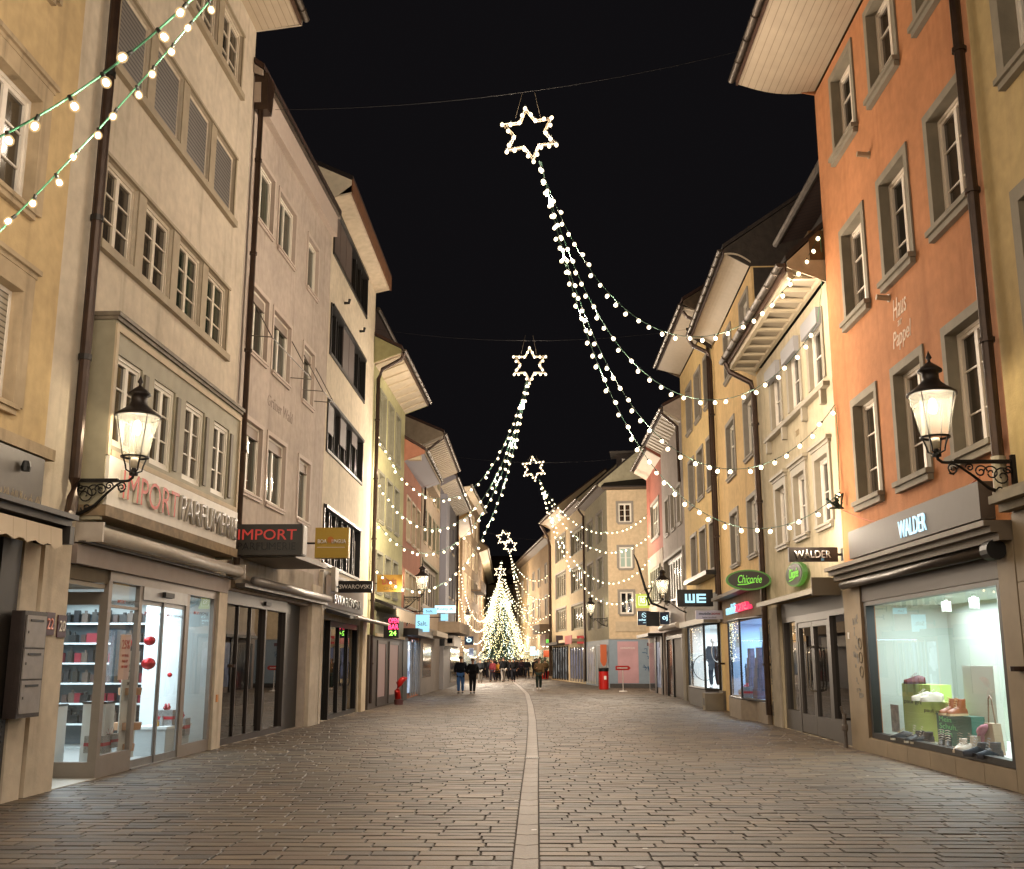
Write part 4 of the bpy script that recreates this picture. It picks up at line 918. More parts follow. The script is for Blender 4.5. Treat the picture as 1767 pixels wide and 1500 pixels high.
# --- green house
b = Bld('town_house', 'pale green house whose wall holds the second star strings', (-5.6, 36.3), (-5.42, 44.2), -1, 11.9, plaster('green_wall', '#aaa67c', .1), u0=.02, group=G_L)
LB4 = b
cg = [(1.5, 2.75), (3.45, 4.65), (5.35, 6.5)]; grs = plain('greygreen_trim', '#7d7a66', .7, var=.1)
for z0, z1 in ((9.3, 11.25), (6.55, 8.25), (4.0, 5.35)):
    for a, c in cg: b.win(a, c, z0, z1, rec=.12, cols=2, rows=2, fm=grs, pm=PANED if z0 > 4.5 else curtain('pane_warm', '#3a3428', '#8a7d60', 5), sur=(.1, .04, grs), sill=(.1, .08, .05, grs))
b.eave(11.9, 12.25, .95, plain('white_soffit', '#b9aa92', .6, var=.06), near=0, far=.0, fasc='#4a3524', ribs=1.0)
b.roof(12.4, 1.0, 15.2, near=.1); b.finish(gable=2.8)
b.downpipe([(.3, 1.05, 12.35), (.3, .9, 12.1), (.3, .25, 11.75), (.3, .12, 11.4), (.3, .12, .2)], .07)
b.part('dormer', plain('dormer_dark', '#2b2019', .7, var=.2), (1.2, 6.5, -2.6, -.8, 12.9, 14.2)); b.part('dormer_roof', TILE, (.9, 6.9, -2.9, -.1, 14.2, 14.3)); 
m = MB(); m.tube([b.p(.9, -.05, 14.22), b.p(6.9, -.05, 14.22)], .07, 8); m.build('dormer_gutter', ZINC, b.root)
b.part('shop_cladding', plain('brown_clad', '#3b322b', .5, var=.2), (0.02, 7.85, .003, .1, 0, 2.45)); b.part('shop_fascia', plain('olive_fascia', '#7d7a60', .6, var=.1), (.9, 7.7, .003, .14, 2.46, 3.3)); b.part('fascia_edge', CREAMT, (.9, 7.7, .14, .22, 2.42, 2.52))
for a, c in ((1.6, 3.5), (4.2, 6.6)):
    b.part('door_leaf', plain('brown_frame', '#3e3733'), (a, a+.12, .1, .14, .05, 2.3), (c-.12, c, .1, .14, .05, 2.3), (a+.12, c-.12, .1, .14, 2.18, 2.3), (a+.12, c-.12, .1, .14, .05, .35))
    b.part('frosted_panel', emis('pink_glow', (1, .55, .42), .2), (a+.12, c-.12, .101, .115, .35, 2.18))
m = MB(); m.extr([b.p(.9, .1, 3.72), b.p(.9, .75, 3.45), b.p(.9, .75, 3.35), b.p(.9, .1, 3.6)], (5.6, 0, 0)); m.build('awning_case', DARK, b.root)
aw = MB(); n = 30
for k in range(n):
    a, c = 1.4+5*k/n, 1.4+5*(k+1)/n; f = lambda u: 2.95+.04*abs(math.sin(u*5)); aw.quad(b.p(a, .78, 3.4), b.p(c, .78, 3.4), b.p(c, .8, f(c)), b.p(a, .8, f(a)))
aw.build('awning', cl, b.root)
# --- salmon house (low, with light eave), ribbed-eave house, blue-grey house and further
b = Bld('town_house', 'narrow salmon house next to the green one', (-5.42, 44.2), (-5.42, 51.2), -1, 9.85, plaster('salmon_wall', '#a8735c', .1), u0=.02, group=G_L)
for z0, z1 in ((6.7, 8.5),): [b.win(a, a+1.3, z0, z1, cols=2, rows=2, fm=grs, pm=PANED, sur=(.1, .03, CREAMT), sill=sillW) for a in (1.2, 3.2, 5.2)]
for a in (1.0, 2.4, 3.8, 5.2): b.win(a, a+1.2, 3.9, 5.3, cols=1, rows=1, fm=whf, pm=PANE, sur=(.08, .03, CREAMT), sill=sillW)
b.eave(9.85, 10.15, .85, plain('blue_soffit', '#8d8a92', .6), near=0, far=.8, fasc='#8a7a60'); b.roof(10.3, .9, 13.5); b.finish(gable=3)
b.part('light_gable', CREAMT, (.02, .3, -1.4, .7, 9.9, 10.6)); b.part('dark_door_bay', BLACK, (0.02, 1.6, .003, .12, 0, 2.6)); b.part('shop_canopy', DARK, (.2, 6.8, .003, .7, 2.62, 2.9))
b.part('shop_window', shopglow('blue_shop', '#4a6a90', '#cfe6ff', .9), (2.1, 2.9, .003, .08, .25, 2.4)); b.part('shop_window', curtain('pane_blue', '#1c2a3c', '#6f8fb0', 4), (3.1, 6.6, .003, .06, .2, 2.4)); b.part('shop_mullions', ALU, *[(3.05+k*.9, 3.12+k*.9, .06, .12, .1, 2.5) for k in range(5)])
light('AREA', 'shop_spill', b.W(4.3, .9, 2.5), 45, (.55, .75, 1), 2.5, rot=(0, 0, 0), sizey=.4)
b = Bld('town_house', 'tall beige house with white ribbed eaves on the left', (-5.4, 51.3), (-5.4, 61.6), -1, 12.0, plaster('beige_wall', '#a3937f', .1), u0=.02, group=G_L)
for z0, z1 in ((10.0, 11.6), (7.4, 9.0)): [b.win(a, a+1.2, z0, z1, cols=2, rows=2, pm=PANE, sur=(.1, .03, grs), sill=sillW) for a in (1.2, 3.6, 6.0, 8.2)]
b.win(.8, 9.4, 4.2, 6.4, cols=6, rows=1, fm=plain('fins', '#8a8278', .5), pm=PANE, sash=.16, sur=(.12, .05, grs))
b.part('oriel', plaster('beige_wall', '#a3937f'), (.6, 4.4, .003, .5, 10.0, 10.25))
b.eave(12.0, 12.4, 1.0, plain('ribbed_white', '#b0a594', .6), fasc='#4a3a2c', ribs=.5); b.roof(12.6, 1.05, 15); b.finish(gable=2.4)
b.downpipe([(.3, 1.0, 12.4), (.3, .15, 11.7), (.3, .12, 8)], .07, brk=False)
b.part('shop_base', plain('grey_panel', '#77706a', .6, var=.1), (.02, 10.2, .003, .08, 0, 3.2)); b.part('shop_window', curtain('pane_shop', '#22272b', '#5c6468', 3), (1.0, 5.0, .08, .1, .8, 2.4)); b.part('side_awning', plain('ribbed_white', '#b0a594'), (.3, 7.0, .08, .8, 2.75, 3.0))
b = Bld('town_house', 'blue-grey house above the concrete canopy', (-5.4, 61.7), (-5.4, 75.2), -1, 11.6, plaster('bluegrey_wall', '#77757c', .08), u0=.02, group=G_L)
for z0, z1 in ((8.6, 10.3), (5.6, 7.3)): [b.win(a, a+1.4, z0, z1, cols=2, rows=2, pm=PANE, sill=sillW) for a in (3.2, 6.4, 9.6)]
b.eave(11.6, 12.0, .9, plain('ribbed_white', '#b0a594'), fasc='#5a4a3c', ribs=.7); b.roof(12.2, .95, 15); b.finish(gable=2.5)
b.part('side_wall_panel', plain('smooth_grey', '#83828a', .6), (.3, 2.6, .003, .35, 3.4, 11.2))
b.part('canopy', plaster('concrete_canopy', '#a89782', .12), (-.6, 9, .003, 1.25, 3.15, 3.75), label='thick concrete canopy jutting out over the shop door'); b.part('canopy_box', plain('white_box', '#b9b3aa', .5), (0, 6, .36, .9, 2.4, 3.0)); b.part('box_screen', plain('screen_blue', '#4a6075', .4), (0, 0.02, .5, .8, 2.55, 2.85))
b.part('shop_base', plain('pale_panel', '#8f8c8c', .6), (.02, 13.4, .003, .3, 0, 2.4)); b.part('shop_window', curtain('pane_shop', '#22272b', '#5c6468'), (5, 12.5, .3, .32, .3, 2.3))
b.downpipe([(13.2, .1, 11.8), (13.2, .12, .3)], .08)
b = Bld('town_house', 'ochre house behind the blue-grey one', (-5.5, 75.4), (-5.9, 86), -1, 11.3, plaster('ochre_wall', '#b08f60', .1), u0=.02, group=G_L)
for z0, z1 in ((8.6, 10.3), (6, 7.7), (3.6, 5.2)): [b.win(a, a+1.4, z0, z1, cols=2, rows=2, pm=PANE, sur=(.12, .03, CREAMT)) for a in (1.2, 4.4, 7.6)]
b.eave(11.3, 11.6, .9, plain('ribbed_white', '#b0a594'), fasc='#8a6a48'); b.roof(11.8, .95, 14.5); b.finish(gable=2)
b.part('shop_base', plain('grey_panel', '#77706a'), (.02, 10.4, .003, .08, 0, 2.9)); b.part('shop_window', shopglow('cool_shop', '#1b2630', '#d5d8d8', .38), (1.5, 9, .08, .1, .6, 2.3))
b = Bld('town_house', 'tall brown house standing far off on the left', (-5.75, 87), (-5.25, 104), -1, 15.6, plaster('brown_far', '#8d7a62', .1), u0=-.0, D=8, group=G_L)
for z0, z1 in ((12.6, 14.4), (9.6, 11.4), (6.8, 8.6), (4.1, 5.9)): [b.win(a, a+1.6, z0, z1, cols=2, rows=2, pm=PANE, sur=(.15, .05, CREAMT)) for a in (2, 5.6, 9.2, 13)]
b.eave(15.6, 15.7, .6, CREAMT, fasc='#6b5b48'); b.part('balcony', plain('brown_balcony', '#54432f', .7), (8, 14, .003, .9, 7.6, 7.75), (8, 14, .86, .9, 7.75, 8.6)); b.finish()
b.part('shop_window', shopglow('cool_shop', '#1b2630', '#d5d8d8', .38), (1.5, 14, .01, .04, .6, 2.5))
b = Bld('town_house', 'farthest house on the left with a stepped gable', (-5.3, 105), (-6.3, 150), -1, 12, plaster('far_left_wall', '#86725a', .1), D=8, group=G_L)
for z0, z1 in ((8.8, 10.6), (6, 7.8), (3.6, 5.2)): [b.win(a, a+1.8, z0, z1, cols=2, rows=2, pm=PANE) for a in (2, 7, 12, 17, 22, 28)]
b.eave(12, 12.3, .8, CREAMT, fasc='#6b5b48'); b.roof(12.5, .9, 16); b.finish(gable=3)
b.part('shop_window', shopglow('cool_shop', '#1b2630', '#d5d8d8', .38), (1, 30, .01, .04, .5, 2.4))

# ------------------------------------------------------------------ right side of the street
# --- cream house at the right edge
b = Bld('town_house', 'cream house at the right edge, mostly outside the frame', (6.14, 5), (6.08, 13.45), 1, 15.5, plaster('cream_wall', '#b39c6e', .12), group=G_R)
for z0, z1 in ((4.8, 7.2), (8.9, 10.9), (12.3, 14.2)):
    for a in (6.15, 3.4, .8): b.win(a, a+1.35, z0, z1, rec=.22, cols=2, rows=3, pm=PANED, sur=(.2, .04, STONEG), sill=(.16, .14, .12, STONEG))
tilecl = plain('stone_cladding', '#8a7a62', .6, var=.12, scale=2.5, bump=.1)
b.part('stone_base', tilecl, (0, 8.44, .003, .06, 0, 3.52))
m = MB()
for z in (.0, .85, 1.7, 2.55): 
    for k in range(5): b.bx(m, 8.44-1.15*(k+1)+.006, 8.44-1.15*k-.006, .061, .075, z+.006, z+.844)
m.build('cladding_slabs', tilecl, b.root)
b.part('cornice', STONEG, (0, 8.44, .076, .34, 3.52, 3.62), (0, 8.44, .076, .22, 3.42, 3.52), (0, 8.44, .076, .28, 3.62, 3.68))
b.eave(15.5, 15.6, 1.2, SOF); b.finish()
# --- orange house with the shoe shop
OW = plaster('orange_wall', '#b67b51', .14, dirt='#7a4426')
b = Bld('town_house', 'orange plastered house with grey stone window surrounds and the shoe shop', (6.08, 13.45), (6.02, 20.8), 1, 13.35, OW, group=G_R)
RB1 = b; dl = .55   # u grew by .55: the boundary sits nearer than the reference corner
fw_ = plain('ivory_frame', '#dccfbe', .45)
for z0, z1 in ((11.35, 12.95), (7.92, 9.66), (4.46, 6.26)):
    for a, c in ((.46, 1.66), (2.68, 3.9), (4.92, 6.14)):
        b.win(a, c, z0, z1, rec=.17, cols=2, rows=3, fm=fw_, pm=PANED, sur=(.14, .03, STONEG), sill=(.18, .13, .15, STONEG), split=[.30, .68])
b.eave(13.42, 13.62, 1.62, SOF, near=.2, far=0, curve=-.12, fasc='#4a2f1c', fh=.14)
b.roof(13.8, 1.68, 18, near=.2, far=0); b.finish(gable=4)
b.downpipe([(.06, .13, 13.4), (.06, .13, 4.15)], .075); m = MB(); m.tube([b.p(.06, .13, 4.15), b.p(.06, .13, 3.7)], .09, 10); m.build('pipe_base', plain('pale_pipe', '#a39a86', .5, var=.2), b.root)
text(b.root, 'Haus', b.p(3.72, 0, 7.15), b.rd, .34, plain('white_script', '#dcc4ae', .8), .62, .008, shear=.25, name='wall_lettering'); text(b.root, 'zur', b.p(3.55, 0, 7.0), b.rd, .09, plain('white_script', '#dcc4ae'), .2, .008, shear=.25, name='wall_lettering')
text(b.root, 'Pappel', b.p(3.82, 0, 6.6), b.rd, .36, plain('white_script', '#dcc4ae'), .85, .008, shear=.25, name='wall_lettering')
for u, z in ((3.75+dl, 10.45), (3.3+dl, 7.6)):
    m = MB(); m.tube([b.p(u, 0, z), b.p(u, .22, z+.02)], .05, 8); m.tube([b.p(u, .0, z), b.p(u, .02, z)], .075, 8); m.build('wall_spout', plain('pale_spout', '#9a8468', .5), b.root)
# shop front
b.part('sign_panel', plain('bronze_panel', '#463e37', .62, 0, var=.06), (.58, 6.35, .003, .2, 3.42, 3.92))
WG = emis('white_blue_glow', (.55, .88, 1), 1.1)
text(b.root, 'WALDER', b.p(3.65, .2, 3.5), b.rd, .27, WG, 1.18, .02, .0, name='shop_lettering')
b.part('cornice', plain('dark_stone', '#6b5f50', .6, var=.1), (0.01, 7.3, .003, .42, 3.26, 3.33), (0.01, 7.3, .003, .34, 3.18, 3.26), (0.01, 7.3, .003, .24, 3.08, 3.18))
m = MB(); m.tube([b.p(.25, .2, 2.98), b.p(6.9, .2, 2.98)], .075, 12); m.build('awning_roller', plain('roller_brown', '#3d352e', .35, .4), b.root, smooth=True)
m = MB(); m.tube([b.p(.2, .2, 2.98), b.p(.42, .2, 2.98)], .13, 14); m.build('roller_end', BLACK, b.root)
b.part('fascia_board', plain('brown_fascia', '#4b433e', .5, var=.05), (.5, 6.3, .003, .05, 2.64, 3.08))
b.part('stone_pier', tilecl, (0.01, .5, .003, .08, 0, 3.08)); b.part('stone_pier', tilecl, (6.3, 7.32, .003, .08, 0, 3.08)); b.part('stone_base', tilecl, (.5, 6.3, .003, .07, 0, .26))
m = MB()
for k in range(6): b.bx(m, .5+k*.967+.006, .5+(k+1)*.967-.006, .071, .082, .004, .25)
m.build('base_slabs', tilecl, b.root)
b.hole(.55, 6.2, .27, 2.63, .15)
b.part('shop_frame', BF, (.55, .66, -.1, .05, .27, 2.63), (6.09, 6.2, -.1, .05, .27, 2.63), (.66, 6.09, -.1, .05, .27, .36), (.66, 6.09, -.1, .05, 2.56, 2.63))
pane(b, .66, 6.09, .36, 2.56, -.03)
b.interior(.56, 7.0, .30, 2.62, -.12, -1.75, plain('sage_interior', '#b9c0b8', .6), plain('white_floor', '#d5d9d8', .4), 240, (.86, .97, 1))
stk = MB()
for k in range(40):
    z = .9+R.uniform(0, 1.5); u = 6.62+R.uniform(-.18, .18); b.bx(stk, u, u+R.uniform(.03, .1), .081, .084, z, z+R.uniform(.03, .1))
stk.build('stickers', plain('sticker_mix', '#6f6a62', .6, var=.5, scale=14), b.root)
m = MB()
for k in range(3):
    m.tube([b.p(6.45+.09*math.sin(t), .085, 1.9-.25*k+.1*math.cos(t)) for t in [j*PI/6 for j in range(12)]], .007, 4)
m.build('graffiti', plain('graffiti_dark', '#4a4136', .7), b.root)
b.part('small_plate', PAP, (7.05, 7.15, .081, .09, 2.0, 2.12))
# contents of the shoe window
def shoe(u, o, z, rz, col, boot, lab, b=b, L=.28, sole='#d8cfc0', laces='#c9bfae'):
    t = thing('boot' if boot > .12 else 'shoe', lab, 'boot' if boot > .12 else 'shoe', b.W(u, o, z), rz, 'shoes in the shop window')
    m = MB(); prof = [(0, .033, .0), (.05, .042, .0), (.3, .036, 0), (.55, .045, 0), (.8, .048, 0), (.95, .035, 0), (1, .012, 0)]
    lo = [(x*L, w_) for x, w_, _ in prof]; m.extr([(x, w_, 0) for x, w_ in lo]+[(x, -w_, 0) for x, w_ in lo[::-1]], (0, 0, .028)); m.build('sole', plain('sole'+sole, sole, .6), t)
    m = MB(); rings = []
    for x, w_, h_ in ((.01, .03, .07), (.12, .038, .085), (.3, .036, .1), (.45, .038, .092), (.6, .042, .072), (.78, .042, .052), (.93, .03, .04), (.99, .008, .03)):
        rings.append([m.P((x*L, w_*math.cos(a), .026+h_*math.sin(a))) for a in [PI*k/8 for k in range(9)]])
    for r1, r2 in zip(rings, rings[1:]):
        for k in range(8): m.face([r1[k], r1[k+1], r2[k+1], r2[k]])
    m.face(rings[0])
    if boot: 
        rr = []
        for zz, xc, ra, rb_ in ((.06, .085, .085, .036), (.11, .07, .062, .036), (boot, .065, .058, .040), (boot+.006, .065, .055, .037), (boot-.03, .065, .05, .033)):
            rr.append([m.P((xc+ra*math.cos(a), rb_*math.sin(a), zz)) for a in [2*PI*k/12 for k in range(12)]])
        for r1, r2 in zip(rr, rr[1:]):
            for k in range(12): m.face([r1[k], r1[(k+1) % 12], r2[(k+1) % 12], r2[k]])
    m.build('upper', plain('leather'+col, col, .4, var=.1), t, smooth=True)
    m = MB()
    for k in range(5):
        x = L*(.62-.06*k); zz = .1+.012*k if not boot else .1+.028*k; x = x if not boot else L*(.58-.03*k); m.tube([(x, -.03, zz), (x+.01, 0, zz+.012), (x, .03, zz)], .004, 4)
    m.build('laces', plain('laces'+laces, laces, .7), t); return t
def dbox(u0, u1, o0, o1, z0, z1, mat, lab, lines=(), cat='display box'):
    t = thing('display_box', lab, cat, RB1.W((u0+u1)/2, (o0+o1)/2, z0), RB1.ang, 'display boxes in the shoe window'); w_, d_ = abs(u1-u0)/2, abs(o1-o0)/2; m = MB(); m.box(-w_, w_, -d_, d_, 0, z1-z0); m.build('box', mat, t)
    for tx, xf, zf, hf, wf, mt, face in lines:
        if face == 'F': text(t, tx, (w_*(1-2*xf), d_+.001, (z1-z0)*zf), (-1, 0, 0), (z1-z0)*hf, mt, 2*w_*wf, .003, name='print')
        else: text(t, tx, (-w_-.001, d_*(1-2*xf) if 0 else -d_*(1-2*xf)*-1, (z1-z0)*zf), (0, -1, 0), (z1-z0)*hf, mt, 2*d_*wf, .003, name='print')
    return t
lime = plain('lime_box', '#a9c063', .5); teal = plain('teal_box', '#0d5a4c', .5); BK = plain('print_black', '#16201a', .5); LG2 = plain('print_mint', '#6fd58a', .5)
dbox(5.02, 6.4, -.95, -.6, .31, 1.2, lime, 'tall lime green box lettered at the left of the shoe window', [('paul green', .06, .6, .1, .84, BK, 'F')])
dbox(3.9, 5.2, -.62, -.5, .31, .95, lime, 'lower lime green box in front of the tall one', [('paul green', .08, .68, .12, .84, BK, 'F')])
dbox(3.0, 4.36, -.62, -.42, .31, .78, teal, 'dark teal box with mint lettering under the brown boots', [('Mein', .08, .74, .17, .36, LG2, 'F'), ('Schuh.', .08, .51, .18, .52, LG2, 'F'), ('Mein', .08, .28, .17, .36, LG2, 'F'), ('Tag.', .08, .05, .19, .34, LG2, 'F')])
dbox(2.85, 4.0, -.85, -.75, .31, 1.52, plain('white_board', '#c9cfc4', .5), 'tall white display panel at the right of the shoe window')
dbox(.85, 2.0, -.8, -.6, .31, .62, lime, 'low lime green box in the right corner of the shoe window')
for (u, o, z, rz, c, bt, lab, so, la) in (
    (5.7, -.78, 1.2, 2.9, '#5a1f1c', 0, 'dark red shoe on top of the tall lime box', '#3a1512', '#7a3a30'),
    (4.75, -.56, .95, 2.9, '#cfc8b8', 0, 'pale trainer on the lower lime box, left one', '#d8cfc0', '#e0dbd0'), (4.35, -.56, .95, 2.9, '#cfc8b8', 0, 'pale trainer on the lower lime box, right one', '#d8cfc0', '#e0dbd0'),
    (3.65, -.5, .78, 3.5, '#8a4a22', .2, 'brown leather boot on the teal box, left one', '#c9b08a', '#d0b080'), (3.4, -.52, .78, 3.5, '#8a4a22', .2, 'brown leather boot on the teal box, right one', '#c9b08a', '#d0b080'),
    (5.0, -.25, .31, 3.0, '#1a1c20', 0, 'black laced shoe at the left front of the shoe window', '#c9c2b0', '#b09a70'),
    (4.45, -.25, .31, 3.3, '#15171b', .15, 'black ankle boot in front of the lime boxes', '#c9c2b0', '#c9bfae'), (4.15, -.28, .31, 3.0, '#15171b', .15, 'black ankle boot between lime box and teal box', '#c9c2b0', '#c9bfae'),
    (3.6, -.2, .31, 4.3, '#15171b', .16, 'black laced boot in front of the teal box, left one', '#c9c2b0', '#c9bfae'), (3.35, -.2, .31, 4.3, '#15171b', .16, 'black laced boot in front of the teal box, right one', '#c9c2b0', '#c9bfae'),
    (2.75, -.22, .31, 3.9, '#b3a596', .15, 'beige laced boot near the handbag, front one', '#cfc3b0', '#8a7a68'), (2.5, -.34, .31, 3.2, '#b3a596', .19, 'beige laced boot near the handbag, rear one', '#cfc3b0', '#8a7a68'),
    (1.9, -.2, .31, 3.0, '#1d2635', .15, 'dark navy boot at the right front, left one', '#3a3a40', '#a8b0bc'), (1.6, -.24, .31, 3.2, '#1d2635', .17, 'dark navy boot at the right front, right one', '#3a3a40', '#a8b0bc')):
    shoe(u, o, z, rz, c, bt, lab, RB1, sole=so, laces=la).scale = (1.3, 1.3, 1.2)
t = thing('handbag', 'beige shoulder bag with a pink scarf leaning in the shoe window', 'handbag', RB1.W(2.3, -.5, .31), RB1.ang)
m = MB(); m.extr([(-.2, 0, 0), (.2, 0, 0), (.16, 0, .42), (-.12, 0, .42)], (0, .12, 0)); m.build('body', plain('bag_beige', '#a8937c', .6, var=.1), t)
m = MB(); m.tube([(-.1, .06, .4), (-.02, .06, .75), (.03, .06, .8), (.08, .06, .75), (.14, .06, .4)], .012, 6); m.build('strap', plain('bag_strap', '#8c7560', .6), t)
m = MB(); m.tube([(.02, .13, .38), (.1, .16, .34), (.2, .15, .3), (.26, .13, .2), (.2, .14, .12)], [.03, .06, .07, .05, .02], 8); m.build('scarf', plain('scarf_pink', '#b5788a', .8), t, smooth=True)
for k, u in enumerate((1.2, 2.2, 3.2, 4.3)):
    t = thing('ceiling_spot', ['ceiling spot nearest the right frame of the shoe window', 'second ceiling spot from the right in the shoe window', 'third ceiling spot from the right in the shoe window', 'leftmost ceiling spot in the shoe window'][k], 'spotlight', RB1.W(u, -.7, 2.6), 0, 'ceiling spots in the shoe window')
    m = MB(); m.lathe([(0, 0), (.03, 0), (.03, -.06), (.075, -.06), (.075, -.22), (.06, -.22)], seg=14); m.build('housing', plain('spot_white', '#b9bfb4', .5), t)
    m = MB(); m.lathe([(.06, -.215), (0, -.215)], seg=14); m.build('lens', emis('spot_lens', (1, .97, .9), 6), t)
    light('SPOT', 'spot_light', (0, 0, -.24), 22, (1, .97, .9), .05, t)
poster('fashion_card', 'small fashion card at the left edge of the shoe window', RB1, 6.35, 6.75, -.5, .34, .82, plain('card_pic', '#7d6f6a', .5, var=.6, scale=7), cat='card')

# --- cream house of the dark glass doors
b = Bld('town_house', 'cream house with dark glass shop doors and a panelled eave', (6.02, 20.82), (6.1, 28.2), 1, 9.2, plaster('cream2_wall', '#bdb094', .14), u1=7.38, group=G_R)
RB2 = b; frm2 = plain('grey_window', '#8f8674', .5, var=.06)
for a, c in ((.6, 1.65), (2.6, 3.65), (4.6, 5.6)):
    b.win(a, c, 7.3, 8.6, rec=.09, cols=1, rows=2, fm=WHITE, pm=PANED, sur=(.2, .03, frm2), vm=False)
    b.win(a, c, 4.35, 5.75, rec=.1, cols=1, rows=2, fm=WHITE, pm=PANED, sur=(.18, .05, frm2), hood=(.14, .12, .1, frm2), sill=(.12, .1, .1, frm2))
    b.part('roller_shutter_box', plain('shutter_grey', '#8b8a8c', .5), (a-.15, c+.15, .03, .14, 8.45, 8.8))
b.part('string_course', frm2, (.2, 6.2, .002, .14, 7.05, 7.15)); 
for u in (.5, 2.1, 4.1, 5.9): b.part('console', frm2, (u, u+.16, .002, .12, 6.75, 7.05))
sgn = text(b.root, 'zum', b.p(3.3, 0, 6.62), b.rd, .14, plain('faded2', '#8d7c5e', .8), .34, .008, name='wall_lettering')
b.eave(9.35, 9.45, .78, plain('panel_soffit', '#9f937f', .6), near=-.05, far=0, fasc='#4a3322', gr=.09)
mb = MB()
for k in range(11): u = .1+k*.7; mb.box(u, u+.12, .06, .72, 9.29, 9.35)
mb.box(.05, 7.35, .02, .1, 9.27, 9.36); mb.box(.05, 7.35, .66, .76, 9.30, 9.41); mb.build('soffit_ribs', plain('pale_rib', '#b8aa90', .6), b.root)
b.roof(9.65, .8, 14.5, near=0, mat=plain('dark_tiles', '#241c17', .8, var=.4, scale=5, bump=.8, bscale=6)); b.finish(gable=5)
b.part('sheet_gable', plain('copper_sheet', '#5a4a30', .4, .4, var=.2), (.0, .9, -.6, .3, 9.66, 10.3))
b.part('dormer', plain('dark_tiles', '#241c17'), (.5, 5.0, -3.2, -.9, 10.2, 12.1)); mb = MB(); mb.extr([b.p(.3, -.3, 12.1), b.p(5.2, -.3, 12.1), b.p(5.2, -3.4, 12.9), b.p(.3, -3.4, 12.9)], (0, 0, .12)); mb.build('dormer_roof', TILE, b.root); mb = MB(); mb.tube([b.p(.3, -.22, 12.1), b.p(5.2, -.22, 12.1)], .09, 8); mb.build('dormer_gutter', ZINC, b.root)
b.downpipe([(7.2, .85, 9.5), (7.2, .75, 9.25), (7.2, .2, 8.95), (7.2, .13, 8.6), (7.2, .13, .25)], .08)
b.hole(-.0+.12, 6.05, 0, 2.95, .3)
b.part('lintel_panel', plain('grey_lintel', '#5f5b58', .5), (.12, 6.05, -.2, -.05, 2.62, 2.95))
FR2 = plain('door_grey', '#4b4642', .4, .3, var=.05)
b.part('door_frame', FR2, (.12, .3, -.2, -.06, 0, 2.62), (1.6, 1.78, -.2, -.06, 0, 2.62), (4.5, 4.66, -.2, -.06, 0, 2.62), (5.87, 6.05, -.2, -.06, 0, 2.62), (.3, 1.6, -.2, -.06, 0, .45), (4.66, 5.87, -.2, -.06, 0, .45), (.3, 1.6, -.2, -.06, 2.5, 2.62), (4.66, 5.87, -.2, -.06, 2.5, 2.62), (1.78, 4.5, -.2, -.06, 2.45, 2.62))
for a, c, h in ((1.8, 3.13, 3.0), (3.15, 4.48, 3.25)):
    d = b.part('door', FR2, (a, a+.11, -.17, -.07, .02, 2.44), (c-.11, c, -.17, -.07, .02, 2.44), (a+.11, c-.11, -.17, -.07, .02, .42), (a+.11, c-.11, -.17, -.07, 2.33, 2.44)); pane(b, a+.11, c-.11, .42, 2.33, -.12, 'glass', DARKGLASS, d)
    m = MB(); m.tube([b.p(h, -.07, .95), b.p(h, .03, .98), b.p(h, .05, 1.1), b.p(h, .05, 1.75), b.p(h, .03, 1.87), b.p(h, -.07, 1.9)], .022, 8); m.build('handle', plain('chrome', '#b5b0a8', .2, .9), d)
pane(b, .3, 1.6, .45, 2.5, -.13, 'side_pane', DARKGLASS); pane(b, 4.66, 5.87, .45, 2.5, -.13, 'side_pane', DARKGLASS)
b.interior(.15, 6.0, .01, 2.9, -.32, -3.5, plain('dark_shop2', '#3a3432', .6), power=14, color=(1, .85, .65))
m = MB(); m.extr([b.p(.4, .003, 3.15), b.p(.4, .5, 3.0), b.p(.4, .5, 2.9), b.p(.4, .003, 2.97)], (5.9, 0, 0)); m.build('awning_case', plain('case_beige', '#8f8674', .5, var=.08), b.root)
b.part('case_end', plain('case_end', '#6b6354', .5), (.36, .4, .003, .56, 2.85, 3.2)); b.part('stone_pier', STONE, (6.1, 7.0, .003, .05, 0, 2.9))
m = MB()
for k in range(60): z = R.uniform(.2, 2.6); b.bx(m, 7.05+R.uniform(0, .1), 7.12+R.uniform(.02, .1), .02, .024+.0005*k, z, z+R.uniform(.03, .12))
m.build('torn_stickers', plain('sticker_mix', '#6f6a62'), b.root)
# --- yellow house of the phone shop
b = Bld('town_house', 'ochre yellow house above the phone shop', (6.1, 28.22), (6.33, 36.2), 1, 12.35, plaster('ochre_yellow', '#cdae7c', .1), group=G_R)
RB3 = b; gsur = (.13, .04, plain('grey_sur', '#8a8378', .7, var=.08)); gsl = (.12, .1, .06, plain('grey_sur', '#8a8378'))
for z0, z1, pr_ in ((10.35, 11.85, ((.7, 2.0), (3.9, 5.2))), (7.25, 8.9, ((.7, 2.1), (3.95, 5.5))), (4.5, 6.05, ((.9, 2.2), (4.0, 5.4)))):
    for a, c in pr_: b.win(a, c, z0, z1, rec=.12, cols=2, rows=2, fm=whf, pm=PANED, sur=gsur, sill=gsl, split=[.62], mun=.05)
b.eave(12.45, 12.7, .72, plain('white_soffit2', '#b3a48e', .6, var=.05), curve=.1, fasc='#3b2a20'); b.roof(12.9, .75, 16.5, near=0, mat=plain('dark_tiles', '#241c17'), cap=plain('shingles', '#2c241d', .8, var=.4, scale=5, bump=1, bscale=5)); b.part('shingle_cladding', plain('shingles', '#2c241d'), (-.03, -.005, -8.5, -.06, 9.4, 12.3)); b.finish(gable=4.3)
